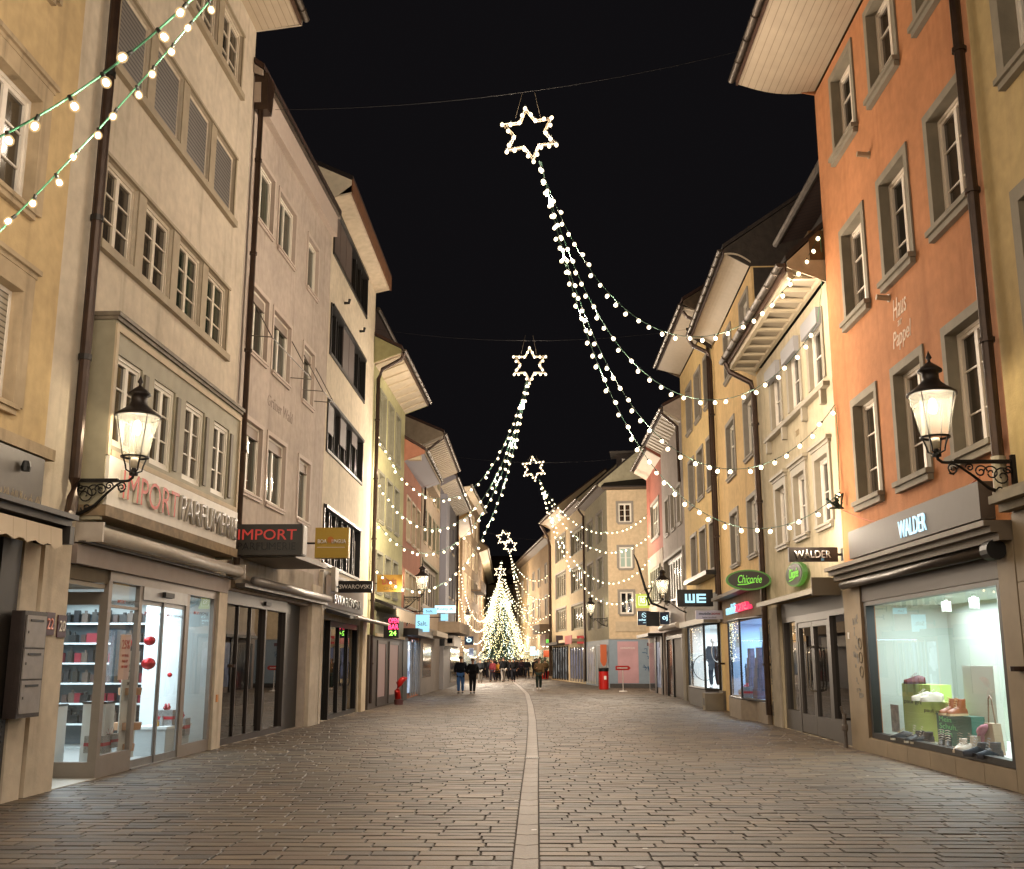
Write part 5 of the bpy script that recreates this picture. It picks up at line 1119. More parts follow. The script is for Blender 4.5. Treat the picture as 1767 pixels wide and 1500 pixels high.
b.downpipe([(7.8, .85, 12.7), (7.8, .7, 12.4), (7.8, .2, 12.15), (7.8, .12, 11.8), (7.8, .12, 3.1)], .075)
b.part('shop_fascia', plaster('brown_stucco', '#877765', .1), (.05, 7.3, .003, .12, 2.78, 3.5)); b.part('cornice', plain('dark_stone', '#6b5f50'), (-.05, 7.4, .003, .45, 3.5, 3.6)); 
MBg = emis('phone_glow_white', (.4, .8, 1), 1.2); MRg = emis('phone_glow_red', (1, .04, .12), 1.3)
text(b.root, 'mobile', b.p(6.1, .13, 3.0), b.rd, .3, MBg, 2.1, .05, .0, name='shop_lettering'); text(b.root, 'zone', b.p(3.95, .13, 3.0), b.rd, .22, MRg, 2.0, .1, .0, name='shop_lettering'); text(b.root, '.ch', b.p(1.9, .13, 3.0), b.rd, .12, MRg, .4, .1, .005, name='shop_lettering')
# angular glass bay of the phone shop
b.hole(.5, 6.4, .55, 2.75, .1)
b.part('plinth', plain('plinth_stone', '#7d7060', .7, var=.12), (0.05, 6.6, .003, .12, 0, .53))
m = MB(); m.extr([b.p(1.6, .12, 0), b.p(6.0, .12, 0), b.p(4.4, .42, 0), b.p(2.4, .42, 0)], (0, 0, .53)); m.build('bay_plinth', plain('plinth_stone', '#7d7060'), b.root)
bp_ = [(6.3, .02), (4.5, .36), (2.4, .36), (.6, .02)]
for (a, o1), (c, o2) in zip(bp_, bp_[1:]):
    m = MB(); m.quad(b.p(a, o1, .56), b.p(c, o2, .56), b.p(c, o2, 2.72), b.p(a, o1, 2.72)); m.build('bay_pane', SHOPGLASS, b.root)
m = MB()
for u, o in bp_: m.tube([b.p(u, o, .54), b.p(u, o, 2.77)], .03, 6)
m.tube([b.p(u, o, .56) for u, o in bp_], .03, 6); m.tube([b.p(u, o, 2.74) for u, o in bp_], .04, 6); m.build('bay_frame', DARK, b.root)
b.interior(.55, 6.35, .55, 2.74, .0, -1.6, plain('phone_white', '#c9d8ea', .5), power=190, color=(.55, .78, 1))
t = poster('shop_card', 'hanging light blue card in the phone shop window', b, 5.2, 6.1, -.1, 2.0, 2.45, emis('card_blue', (.35, .75, 1), .7), cat='card', lines=[('5G', .3, .3, .4, .4, plain('navy_print', '#14305a'))])
t = poster('shop_card', 'light blue card near the right end of the phone shop window', b, .8, 1.8, -.1, 2.1, 2.5, emis('card_blue', (.35, .75, 1)), cat='card')
ph = plain('photo_column', '#5a4a55', .5, var=.5, scale=6)
def stepped(u, o, lab):
    t = prop('box_tower', lab, 'box tower', b, u, o, .56); 
    for k in range(5):
        m = MB(); w_ = .36-.05*k; m.box(-w_, w_, -w_*.5, w_*.5, k*.28, k*.28+.279); m.build('tier', ph, t)
stepped(4.9, -.35, 'stepped tower of printed boxes in the phone shop window'); stepped(2.6, -.2, 'second tower of printed boxes at the right of the phone shop')
for k, (u, z) in enumerate(((4.2, .56), (3.8, .56), (3.4, .56))):
    t = giftbox(u, .05, z, .12, .2+.05*k, ['left', 'middle', 'right'][k]+' red ribboned box on the floor of the phone shop window')
t = prop('small_fir', 'small decorated fir tree in the phone shop window', 'fir tree', b, 5.7, -.3, .56); m = MB(); m.tube([(0, 0, 0), (0, 0, .9)], .02, 6); m.build('trunk', PIPE, t); m = MB(); Rr = random.Random(3)
for k in range(260):
    h_ = Rr.random(); r_ = .26*(1-h_)*Rr.uniform(.5, 1); a = Rr.uniform(0, 6.3); c = (r_*math.cos(a), r_*math.sin(a), .1+.85*h_); m.poly([c, (c[0]+.05*math.cos(a), c[1]+.05*math.sin(a), c[2]-.03), (c[0]+.02, c[1]-.02, c[2]+.02)])
m.build('foliage', plain('fir_dark', '#1c3024', .8), t)
m = MB(); m.lathe([(.45, -.02), (.5, 0), (.45, .02), (.42, 0), (.45, -.02)], (0, 0, 0), 28); o = m.build('round_mirror', DARK); o.location = b.W(1.6, -.2, 1.8); o.rotation_euler = (PI/2, 0, PI/2); tag(o, 'big dark ring hanging in the phone shop window', 'ring')
# --- yellow house of the clothes shop
b = Bld('town_house', 'bright yellow house above the clothes shop with the black and white sign', (6.33, 36.22), (6.33, 44.4), 1, 13.5, plaster('yellow2_wall', '#d2b680', .08), group=G_R)
RB4 = b
for z0, z1 in ((10.6, 12.4), (7.6, 9.35), (4.75, 6.35)):
    for a in (.5, 2.8, 5.1): b.win(a, a+1.35, z0, z1, rec=.16, cols=1, rows=1, fm=plain('taupe_frame', '#7a6b58', .5), pm=curtain('pane_taupe', '#3f362b', '#6b5f4e', 4), sur=gsur, sill=gsl)
b.eave(13.6, 13.85, .95, plain('white_soffit2', '#b3a48e'), fasc='#3b2a20'); b.roof(14.1, 1.0, 17.5, cap=plain('old_boards', '#5a4a38', .8, var=.3)); b.finish(gable=4)
b.downpipe([(.25, .95, 13.8), (.25, .8, 13.6), (.25, .2, 13.3), (.25, .12, 13), (.25, .12, 3.8)], .06, brk=False)
b.part('beam', DARK, (.1, 5.5, .003, .5, 4.45, 4.6)); b.part('stone_front', plain('greystone', '#6f6960', .7, var=.15), (0.02, 8.1, .003, .1, 0, .62)); b.part('stone_front', plain('greystone', '#6f6960'), (0.02, 8.1, .003, .1, 2.85, 3.9)); b.part('bay_hood', plain('hood_pale', '#9a917f', .5), (.6, 6.8, .1, .55, 2.86, 3.05))
b.hole(.6, 7.2, .62, 2.85, .1)
bp2 = [(7.1, .05), (5.4, .4), (1.6, .4), (.7, .05)]
for (a, o1), (c, o2) in zip(bp2, bp2[1:]):
    m = MB(); m.quad(b.p(a, o1, .62), b.p(c, o2, .62), b.p(c, o2, 2.84), b.p(a, o1, 2.84)); m.build('bay_pane', SHOPGLASS, b.root)
m = MB()
for u, o in bp2: m.tube([b.p(u, o, .6), b.p(u, o, 2.86)], .045, 6)
m.tube([b.p(u, o, .64) for u, o in bp2], .05, 6); m.tube([b.p(u, o, 2.84) for u, o in bp2], .05, 6); m.build('bay_frame', BLACK, b.root)
m = MB(); m.extr([b.p(7.1, .1, 0), b.p(5.4, .42, 0), b.p(1.6, .42, 0), b.p(.7, .1, 0)], (0, 0, .6)); m.build('bay_plinth', plain('dark_granite', '#3a3633', .4, var=.2), b.root)
b.interior(.7, 7.1, .62, 2.84, .03, -1.3, plain('bright_panel', '#dfe6e8'), power=240, color=(.92, .95, 1))
b.part('stone_block', STONEG, (-.05, .5, .1, .7, 0, .55)); b.part('letterbox_hole', BLACK, (.1, .35, .7, .705, .15, .38))
# --- grey-white house
b = Bld('town_house', 'grey-white house with tall slit windows on the right', (6.33, 44.42), (6.33, 52.0), 1, 11.6, plaster('greywhite_wall', '#9c9189', .1), group=G_R)
for a in (.8, 2.9, 5.0): b.win(a, a+1.2, 7.4, 9.0, rec=.12, cols=2, rows=2, fm=whf, pm=PANE, sur=gsur, sill=gsl)
b.win(.6, 7.0, 4.2, 6.2, rec=.12, cols=7, rows=1, fm=plain('fins', '#8a8278'), pm=PANE, sash=.13, sur=(.12, .08, plain('grey_sur', '#8a8378')))
b.eave(11.6, 12.0, .75, plain('ribbed_white', '#b0a594'), fasc='#3b2a20', ribs=.6); b.roof(12.2, .8, 15); b.finish(gable=2.5)
b.downpipe([(.3, .8, 12), (.3, .15, 11.4), (.3, .12, 9)], .07, brk=False); b.part('grey_fascia', plain('mauve_fascia', '#8d8078'), (.02, 7.6, .003, .12, 2.9, 3.85))
m = MB(); m.tube([b.p(.5, .35, 3.05), b.p(6.6, .35, 3.05)], .12, 10); m.build('awning_roller', plain('awning_case', '#aaa094'), b.root)
b.part('shop_frame', DARK, (1.2, 1.4, .003, .1, 0, 2.7), (4.4, 4.6, .003, .1, 0, 2.7), (6.6, 6.8, .003, .1, 0, 2.7), (1.4, 6.6, .003, .1, 2.55, 2.7)); b.part('shop_pane', curtain('pane_pinkish', '#3a2c28', '#8a6a5c', 2), (4.6, 6.6, .003, .02, .1, 2.55)); b.part('shop_curtain', stripes('grey_curtain', '#6b6259', '#2e2a26', 0, .22, .3), (1.4, 4.4, .003, .03, .05, 2.55))
b.part('stone_base', STONEG, (0.02, .9, .003, .15, 0, 2.9))
# --- red house at the cross street
b = Bld('town_house', 'brick red house at the cross street holding the third star strings', (6.33, 52.02), (6.3, 58.6), 1, 11.4, plaster('red_wall', '#94594a', .1), group=G_R)
for z0, z1 in ((7.8, 9.6),): b.win(1.2, 4.6, z0, z1, rec=.12, cols=4, rows=2, fm=whf, pm=PANE, sur=gsur, sill=gsl)
b.eave(11.4, 11.8, .7, plain('ribbed_white', '#b0a594'), fasc='#3b2a20'); b.roof(12, .75, 15); b.finish(gable=2.5)
b.part('pale_storey', plaster('pale_lower', '#a09484', .1), (.02, 6.58, .003, .03, 3.1, 7.0)); b.win(1.0, 5.2, 4.4, 6.3, rec=-.08, cols=5, rows=1, fm=grs, pm=PANE, sash=.1, makehole=False)
b.part('shop_base', plain('mauve_fascia', '#8d8078'), (.02, 6.58, .031, .1, 0, 3.1)); b.part('shop_window', curtain('pane_shop', '#22272b', '#5c6468'), (3.5, 6.2, .101, .12, .1, 2.5)); b.part('shop_window', shopglow('cool_dim', '#2a2c34', '#b8bccc', .5), (1.0, 2.8, .101, .12, .3, 2.5)); b.part('shop_frame', DARK, (2.85, 3.45, .101, .16, 0, 2.8)); b.part('shop_frame', DARK, (.4, .95, .101, .16, 0, 2.8)); b.part('awning_case', DARK, (.4, 6, .1, .8, 2.75, 2.9))
# --- beige corner house: the front that faces the camera and the flank along the street
b = Bld('corner_house', 'beige corner house with the pink poster, facing down the street', (4.57, 65.5), (12, 64.6), -1, 12.0, plaster('corner_beige', '#cdb898', .08), D=10, group=G_R)
RC = b; b.u1 = 7.4
blu = plain('shop_bluegrey', '#7f8f9c', .6, var=.05)
for k, (z0, z1) in enumerate(((9.9, 11.1), (7.1, 8.4), (4.35, 5.7))):
    b.win(.68, 1.5, z0, z1, rec=.1, cols=2, rows=3 if k == 0 else 2, fm=whf, pm=PANED if k != 1 else None, lit=emis('lit_window', (.75, .9, .6), .42) if k == 1 else None, sur=gsur, sill=gsl)
b.part('shop_wall', blu, (.0, 7.4, .003, .06, .25, 2.85)); b.part('plinth', plain('dark_granite', '#3a3633'), (0, 7.4, .003, .09, 0, .25)); b.part('belt', CREAMT, (0, 7.4, .003, .1, 2.85, 2.95))
b.finish(); mm = MB(); mm.extr([b.p(-.3, .6, 12.0), b.p(7.6, .6, 12.0), b.p(7.6, -2.4, 13.8), b.p(.8, -2.4, 13.8)], (0, 0, .1)); mm.build('roof', plain('dark_tiles', '#241c17'), b.root); b.part('eave_band', plain('eave_brown', '#4f3f30', .6), (-.25, 7.6, .0, .62, 11.93, 12.02))
b.part('dormer', plain('dormer_dark', '#2b2019'), (.6, 3.4, -2.6, -1.2, 12.6, 14.4)); b.part('dormer_window', WHITE, (.95, 1.5, -1.2, -1.17, 13.0, 14.1)); b.part('dormer_roof', plain('dormer_lead', '#3d362f', .6), (.2, 3.9, -2.8, -.8, 14.4, 14.55))
poster('poster', 'big pink poster with red lips on the blue-grey corner shop', b, .48, 1.72, .062, .28, 2.72, plain('poster_pink', '#b98f94', .5, var=.2, scale=.8), lines=[('CINNAMOOD', .15, .82, .045, .7, PAP)])
gf = MB(); Rg = random.Random(6)
for k in range(6):
    x = 2.0+Rg.uniform(0, .7); z = .9+Rg.uniform(0, 1.2); gf.tube([b.p(x+Rg.uniform(-.15, .15), .065, z+Rg.uniform(-.25, .25)) for _ in range(6)], .02, 4)
gf.build('graffiti', plain('graffiti_blue', '#1d4f7a', .6), b.root)
b.part('street_nameplate', plain('nameplate', '#54323a', .4), (2.25, 2.7, .062, .075, 2.45, 2.65))
b.part('lintel_sign', CREAMT, (.4, 2.2, .003, .05, 3.3, 3.9))
b = Bld('town_house', 'grey-green flank of the corner house along the curving street', (3.68, 75.5), (4.57, 65.5), -1, 12.0, plaster('flank_green', '#a8a188', .08), D=6, group=G_R)
for z0, z1 in ((9.0, 10.9), (6.1, 8.0), (3.6, 5.3)): [b.win(a, a+2.6, z0, z1, cols=4, rows=1, fm=grs, pm=PANE, sash=.1, sur=gsur) for a in (1.2, 5.6)]
b.eave(12, 12.15, .5, plain('eave_brown', '#4f3f30'), gut=True); b.roof(12.3, .55, 15.3, mat=plain('dark_tiles', '#241c17')); b.finish(gable=3)
b.downpipe([(.2, .5, 12.1), (.2, .12, 11.6), (.2, .12, .2)], .08, brk=False)
b.part('shop_wall', blu, (.02, 10, .003, .05, 0, 2.85)); b.part('dark_doorway', BLACK, (5.6, 9.3, .05, .06, 0, 2.5)); b.part('shop_window', shopglow('cool_shop2', '#151826', '#8c93b8', .4), (1.0, 4.6, .05, .06, .3, 2.5)); b.part('shop_mullion', whf, *[(1.0+k*.72, 1.08+k*.72, .06, .1, .1, 2.5) for k in range(6)])
b = Bld('town_house', 'grey-beige house with wide windows past the corner house', (2.8, 83.5), (3.68, 75.5), -1, 12.6, plaster('far_beige', '#b5a68a', .08), D=6, group=G_R)
for z0, z1 in ((9.4, 11.2), (6.6, 8.4), (3.8, 5.6)): b.win(1.2, 7.0, z0, z1, cols=5, rows=1, fm=grs, pm=PANE, sash=.12, sur=gsur)
b.eave(12.6, 12.75, .5, plain('eave_brown', '#4f3f30')); b.roof(12.9, .55, 16, mat=plain('dark_tiles', '#241c17')); b.finish(gable=3)
b.part('shop_window', shopglow('cool_shop2', '#151826', '#8c93b8', .4), (.8, 7.2, .01, .04, .3, 2.5)); [b.part('shop_mullion', GREYW, (.8+k*1.28-.06, .8+k*1.28+.06, .041, .12, .1, 2.6)) for k in range(6)]; b.part('awning', CREAMT, (.3, 7.6, .01, .9, 2.9, 3.1)); b.part('awning_sign', plain('sign_redshop', '#a3241c', .4), (4.0, 7.4, .9, .94, 2.75, 3.35))
b = Bld('town_house', 'beige house at the bend with a round gable eave', (1.55, 93.6), (2.8, 83.5), -1, 12.9, plaster('bend_beige', '#c0ab8a', .08), D=6, group=G_R)
for z0, z1 in ((9.6, 11.6), (6.6, 8.6), (3.9, 5.7)): b.win(3, 8.6, z0, z1, cols=5, rows=1, fm=grs, pm=PANE, sash=.12, sur=gsur)
b.eave(12.9, 13.3, .9, plain('white_soffit2', '#b3a48e'), curve=.15); b.roof(13.5, .95, 16.5); b.finish(gable=3)
b.downpipe([(.25, .9, 13.2), (.25, .3, 12.2), (.25, .12, 11.4), (.25, .12, .3)], .12, brk=False)
b.part('shop_window', shopglow('cool_shop', '#1b2630', '#d5d8d8', .38), (1.5, 9.4, .01, .04, .2, 2.6)); [b.part('shop_mullion', DARK, (1.5+k*1.31-.08, 1.5+k*1.31+.08, .041, .14, .1, 2.7)) for k in range(7)]; b.part('canopy', plain('canopy_dark', '#3a3530', .5), (1, 10, .01, 1.0, 2.8, 3.0)); b.part('canopy_sign', plain('sign_brown', '#5a3a34', .4), (.6, 4, 1.0, 1.05, 2.8, 3.7)); 
b = Bld('town_house', 'long beige house closing the view right of the lit tree', (-2.6, 138), (1.7, 98), -1, 12.4, plaster('close_beige', '#a08a6c', .08), D=10, group=G_R)
for z0, z1 in ((8.8, 10.6), (5.8, 7.6)): [b.win(a, a+1.8, z0, z1, cols=2, rows=2, fm=whf, pm=PANE, sur=gsur) for a in (6, 12, 18, 24, 29, 35)]
b.eave(12.4, 12.6, .7, plain('eave_brown', '#4f3f30')); b.roof(12.8, .75, 17, mat=TILE); b.finish(gable=4)
b.part('shop_window', shopglow('warm_shop', '#1c130c', '#f0c890', .8), (4, 38, .01, .04, .4, 2.6)); b.part('balcony', plain('brown_balcony', '#54432f', .7), (32, 38, .01, .9, 4.1, 4.9))
b = Bld('town_house', 'dark house closing the street behind the lit tree', (-14, 158), (4, 158), -1, 12.5, plaster('end_wall', '#75644e', .08), D=8, group=G_R)
b.roof(12.7, .6, 17); b.finish(gable=4); b.part('shop_window', shopglow('cool_shop', '#1b2630', '#d5d8d8', .38), (.5, 17.5, .01, .04, .4, 3.2))

for b_, g_ in PENDING: b_.build_wall(g_)

# ------------------------------------------------------------------ projecting signs
def signbox(name, label, x0, x1, Y, z0, z1, th, mat, wall, front=(), side=None, group='shop signs on brackets', arm=True, back=None):
    t = thing(name, label, 'shop sign', (x0, Y, z0), 0, group); m = MB(); m.box(0, x1-x0, 0, th, 0, z1-z0); m.build('panel', mat, t)
    if arm:
        m = MB(); zz = (z1-z0)*.5; a = wall-x0; e = 0 if a < 0 else x1-x0
        m.tube([(a, th/2, zz), (e, th/2, zz)], .025, 6); s_ = .03 if a < 0 else -.03; m.box(min(a, a+s_), max(a, a+s_), th/2-.06, th/2+.06, zz-.12, zz+.12); m.build('arm', BLACK, t)
    for tx, fx, fz, hh, ww, mt, bd in front:
        text(t, tx, ((x1-x0)*fx, -.001, (z1-z0)*fz), (1, 0, 0), (z1-z0)*hh, mt, (x1-x0)*ww if ww else None, .012, bd, space=1.0)
    return t
rg = emis('sign_red_emission', (.9, .06, .04), .45); dg_ = plain('sign_dark_letters', '#0c0b0b', .4)  # IMPORT letters are unlit; weak emission put into their red
t = signbox('shop_sign', 'long dark box sign reading IMPORT PARFUMERIE in red and black', -5.9, -4.52, 20.75, 3.62, 4.22, .42, plain('sign_charcoal', '#36332f', .45), -5.95, [('IMPORT', .09, .49, .34, .83, rg, .0), ('PARFUMERIE', .09, .15, .25, .83, dg_, 0)], arm=False)
m = MB(); m.box(1.381, 1.40, .02, .40, .02, .58); m.build('side_panel', plain('sign_side', '#7d756b', .5), t)
t = signbox('shop_sign', 'mustard yellow square sign with pale lettering beside the dark box sign', -5.05, -4.27, 24.6, 3.92, 4.62, .22, plain('mustard', '#a5872a', .45), -5.8, [('BOA', .08, .48, .13, .27, PAP, .01), ('LINGUA', .50, .48, .13, .42, PAP, .01)])
m = MB(); m.lathe([(0.0, 0), (.075, 0), (.075, -.004)], (0, 0, 0), 16); o = m.build('sun_disc', plain('orange_dot', '#b56a1c', .5), t); o.location = (.36, -.006, .42); o.rotation_euler = (PI/2, 0, 0)
m = MB(); m.box(.05, .7, -.004, -.002, .24, .25); m.build('underline', PAP, t)
signbox('shop_sign', 'black sign with white capitals reading SWAROVSKI in front of the corrugated metal', -5.35, -4.42, 29.4, 3.42, 3.74, .1, plain('sign_black', '#111010', .3), -5.62, [('SWAROVSKI', .03, .32, .36, .94, PAP, .01)])
t = signbox('shop_sign', 'slanted pale blank sign blade left of the black SWAROVSKI sign', -5.52, -5.40, 29.2, 3.45, 4.1, .5, plain('pale_blade', '#a89e90', .5), -5.62)
t = signbox('shop_sign', 'gold sign with red script and CIGARS below on the green house', -5.42, -4.55, 37.2, 3.93, 4.52, .14, plain('gold_sign', '#a8823a', .35, .4), -5.6, [('Davis', .22, .42, .42, .56, rg, .0), ('CIGARS', .28, .1, .2, .5, plain('gold_letters', '#6b5a24', .4), .005)])
m = MB(); t = thing('neon_sign', 'red and green neon sign in a black box beside the awning of the green house', 'neon sign', (-5.15, 37.2, 2.36), 0, 'shop signs on brackets'); m.box(0, .52, 0, .12, 0, .72); m.build('box', BLACK, t)
text(t, 'OPEN', (.17, -.001, .5), (1, 0, 0), .17, emis('neon_red', (1, .03, .12), 5), .34, .02, .01); text(t, 'BAR', (.17, -.001, .29), (1, 0, 0), .17, emis('neon_red', (1, .03, .12)), .34, .02, .01); text(t, '24', (.2, -.001, .08), (1, 0, 0), .16, emis('neon_green', (.35, 1, .1), 3), .24, .02, .01)
CY = emis('cyan_glow', (.38, .82, 1), 1.15); CYL = emis('cyan_bright', (.6, .93, 1), 1.6); NV = plain('navy_letters', '#0f2340', .4)
signbox('shop_sign', 'glowing pale blue square sign reading Salt.', -5.03, -4.45, 46.2, 2.80, 3.52, .14, CY, -5.42, [('Salt.', .14, .36, .26, .72, NV, .0)])
signbox('shop_sign', 'small glowing blue sign above the square Salt sign', -4.9, -4.3, 48, 3.62, 3.88, .1, CY, -5.42, [('Salt.', .2, .3, .4, .55, NV, 0)])
signbox('shop_sign', 'wide glowing blue sign reading Kotty A', -4.75, -3.75, 52, 3.85, 4.2, .1, CYL, -5.4, [('Kotty A', .12, .28, .4, .75, NV, 0)])
signbox('shop_sign', 'small glowing blue arrow shaped sign under the wide one', -4.5, -4.15, 52.5, 3.5, 3.82, .1, CY, -5.4)
signbox('shop_sign', 'round blue lit sign far on the left above the walking couple', -4.95, -4.3, 78, 2.7, 3.3, .1, plain('sign_navy', '#122a4a', .3), -5.5, [('o', .2, .3, .5, .6, CYL, .03)])
signbox('shop_sign', 'dark sign below the round blue one on the left', -4.75, -4.4, 80, 1.9, 2.5, .1, plain('sign_navy', '#122a4a'), -5.5)
Wt = plain('sign_white_letters', '#c9c4bc', .4)
t = signbox('shop_sign', 'dark sign with pale lettering WALDER sticking out beside the orange house', 4.98, 5.93, 20.9, 3.48, 3.76, .07, plain('sign_brownblack', '#2f2a26', .4), 6.04, [('WALDER', .12, .26, .5, .74, Wt, .01), ('/', .33, .2, .66, .05, Wt, .012)])
m = MB(); m.box(.62, .68, -.004, -.001, .02, .07); m.build('sticker', plain('sticker_blue', '#5f8fb0', .5), t)
def oval(label, c, rx, rz, ang, script, sc=1.0):
    t = thing('shop_sign', label, 'shop sign', c, ang, 'shop signs on brackets')
    def ring(r1, r2, y0, y1):
        return [(r1*math.cos(a), r2*math.sin(a)) for a in [2*PI*k/40 for k in range(40)]]
    m = MB(); m.extr([(x, 0, z) for x, z in ring(rx, rz, 0, 0)], (0, .1, 0)); m.build('rim', emis('lime_rim', (.16, .5, .04), .35), t)
    m = MB(); m.extr([(x, -.012, z) for x, z in ring(rx*.91, rz*.86, 0, 0)], (0, .011, 0)); m.build('face', plain('sign_brownblack', '#2f2a26'), t)
    text(t, script, (-rx*.48, -.013, -rz*.3), (1, 0, 0), rz*.78, emis('lime_script', (.3, .9, .08), .9), rx*1.05, .01, 0.0, .35)
    m = MB(); m.tube([(-rx*.5, -.02, -rz*.48), (-rx*.1, -.02, -rz*.42), (rx*.25, -.02, -rz*.22)], .012, 5); m.build('flourish', emis('lime_script', (.3, .9, .08)), t)
    return t
t = oval('oval dark sign with lime rim and script Chicoree facing the camera', (5.52, 27.6, 3.62), .58, .26, 0, 'Chicorée'); m = MB(); m.tube([(.5, .08, 0), (.62, .08, 0)], .03, 6); m.build('arm', BLACK, t)
t = oval('oval dark sign with lime rim mounted flat on the cream house', tuple(RB2.W(3.45, .18, 3.5)), .82, .27, -PI/2, 'Chicorée')
t = signbox('shop_sign', 'black box sign with two glowing white letters WE', 4.9, 6.12, 36.8, 3.4, 3.97, .3, plain('sign_black', '#111010'), 6.33)
m = MB()
for x0, x1, z0, z1 in ((.27, .34, .16, .42), (.40, .46, .20, .42), (.53, .60, .16, .42), (.27, .60, .12, .19), (.66, .73, .12, .42), (.73, .97, .12, .18), (.73, .97, .24, .30), (.73, .97, .36, .42)): m.box(x0, x1, -.03-.001*len(m.f), -.001, z0, z1)
m.build('lettering', emis('we_glow', (.5, .88, 1), 1.3), t)
signbox('shop_sign', 'small pale sign reading mobilezone under the black WE sign', 5.3, 6.22, 35.4, 2.92, 3.2, .06, plain('sign_lilac', '#cfcad8', .5), 6.3, [('mobile', .12, .5, .3, .42, plain('print_slate', '#3a3f4a'), .012), ('zone', .55, .5, .22, .32, plain('print_crimson', '#a32030'), .012), ('better be clever', .24, .14, .18, .5, plain('print_slate', '#3a3f4a'), 0)])
t = signbox('shop_sign', 'glowing yellow-green square sign with white emblem', 4.76, 5.38, 50, 3.98, 4.62, .14, emis('yellow_glow', (.72, .78, .10), .95), 6.33, [('RS', .33, .34, .4, .34, emis('white_glow', (1, 1, .9), 1.5), .02)])
m = MB(); 
for a in ((.14, .48, .52, .54), (.14, .48, .12, .14), (.12, .14, .12, .54), (.48, .5, .12, .54)): m.box(a[0], a[1], -.01, -.001, a[2], a[3])
m.build('emblem_frame', emis('white_glow', (1, 1, .9)), t)
t = signbox('shop_sign', 'dark navy square sign with a round white mark and lettering ochsner below the yellow sign', 4.82, 5.42, 50, 3.2, 3.84, .14, plain('sign_navy', '#122a4a'), 6.33, [('ochsner', .06, .3, .16, .86, CYL, .02), ('sport', .4, .12, .08, .25, CYL, 0)])
m = MB(); m.lathe([(.09, 0), (.12, -.006), (.09, -.006)], (0, 0, 0), 20); m.box(-.09, .09, -.012, .012, -.01, 0); o = m.build('round_mark', CYL, t); o.location = (.3, -.004, .45); o.rotation_euler = (PI/2, .6, 0)
signbox('shop_sign', 'dark box with two glowing blue letters right of the navy sign', 5.75, 6.15, 49, 3.2, 3.75, .3, plain('sign_navy', '#122a4a'), 6.33, [('oj', .2, .25, .5, .6, CYL, .02)])
t = signbox('shop_sign', 'orange rag-shaped sign hanging at the doorway of the corner house', 4.05, 4.43, 66.0, 1.55, 2.55, .06, plain('orange_sign', '#b8541c', .5), 4.5); m = MB(); m.extr([(0, 0, 0), (.38, 0, 0), (.3, 0, -.22), (.16, 0, -.3), (.08, 0, -.15)], (0, .05, 0)); m.build('drop', plain('orange_sign', '#b8541c'), t)
signbox('shop_sign', 'red lit sign with white ring past the corner house', 3.05, 3.55, 76, 2.75, 3.3, .1, emis('red_sign_glow', (.8, .05, .04), .55), 3.7, [('o', .3, .4, .35, .35, PAP, .02)])
signbox('shop_sign', 'dark square sign with four small fields at the bend', 1.75, 2.3, 84, 2.8, 3.5, .1, plain('sign_plum', '#3f2c30', .5), 2.8)
signbox('shop_sign', 'round glowing green pharmacy sign at the bend', 1.0, 1.4, 100, 3.0, 3.5, .1, emis('green_glow', (.2, .9, .1), 1.2), 1.6)
signbox('shop_sign', 'glowing light blue square screen right of the crowd', -.35, .25, 112, 2.1, 3.0, .2, CYL, .8); signbox('shop_sign', 'orange and white info sign right of the crowd', .9, 1.6, 98, 1.9, 2.5, .1, plain('info_orange', '#b0481c', .5), 1.7)
# leaning flag pole at the shop by the cross street
t = thing('flag_pole', 'black flagpole leaning out over the street beside the yellow sign', 'flag pole', (6.2, 50, 3.9)); m = MB(); m.tube([(0, 0, 0), (-.75, -.1, .3), (-1.0, -.1, .95), (-1.35, -.1, 2.2), (-1.5, -.1, 2.55)], [.05, .06, .06, .045, .02], 8); m.build('pole', BLACK, t)
m = MB(); m.tube([(-.85, -.1, .2), (-.95, -.15, .5), (-.7, -.1, 1.0), (-1.05, -.1, .9)], .05, 6); m.build('rolled_cloth', plain('black_cloth', '#111114', .9), t); m = MB(); m.box(-1.0, -.4, -.2, .2, -.75, -.1); m.build('speaker_box', BLACK, t)

# ------------------------------------------------------------------ street things
t = thing('litter_bin', 'round red litter bin with black rim at the corner house', 'litter bin', (3.97, 62, 0)); m = MB(); m.lathe([(0, 0), (.27, 0), (.28, .05), (.28, 1.0), (0, 1.0)], seg=20); m.build('body', RED, t, smooth=False); m = MB(); m.lathe([(.29, 1.0), (.3, 1.18), (.2, 1.2), (.2, 1.05)], seg=20); m.build('rim', BLACK, t); m = MB(); m.box(.0, .14, -.29, -.275, .55, .75); m.build('notice', PAP, t)
t = thing('sign_stand', 'white sign stand with a red arrow board in front of the pink poster', 'sign stand', (4.7, 57.6, 0)); m = MB(); m.lathe([(0, 0), (.22, 0), (.2, .05), (0, .06)], seg=16); m.build('foot', PAP, t); m = MB(); m.tube([(0, 0, .05), (0, 0, 1.2)], .025, 6); m.build('pole', PAP, t); m = MB(); m.extr([(-.38, -.03, 1.1), (.3, -.03, 1.1), (.42, -.03, 1.21), (.3, -.03, 1.33), (-.38, -.03, 1.33)], (0, .03, 0)); m.build('arrow_board', RED, t); m = MB(); m.box(-.3, .25, -.036, -.031, 1.19, 1.24); m.build('stripe', PAP, t)
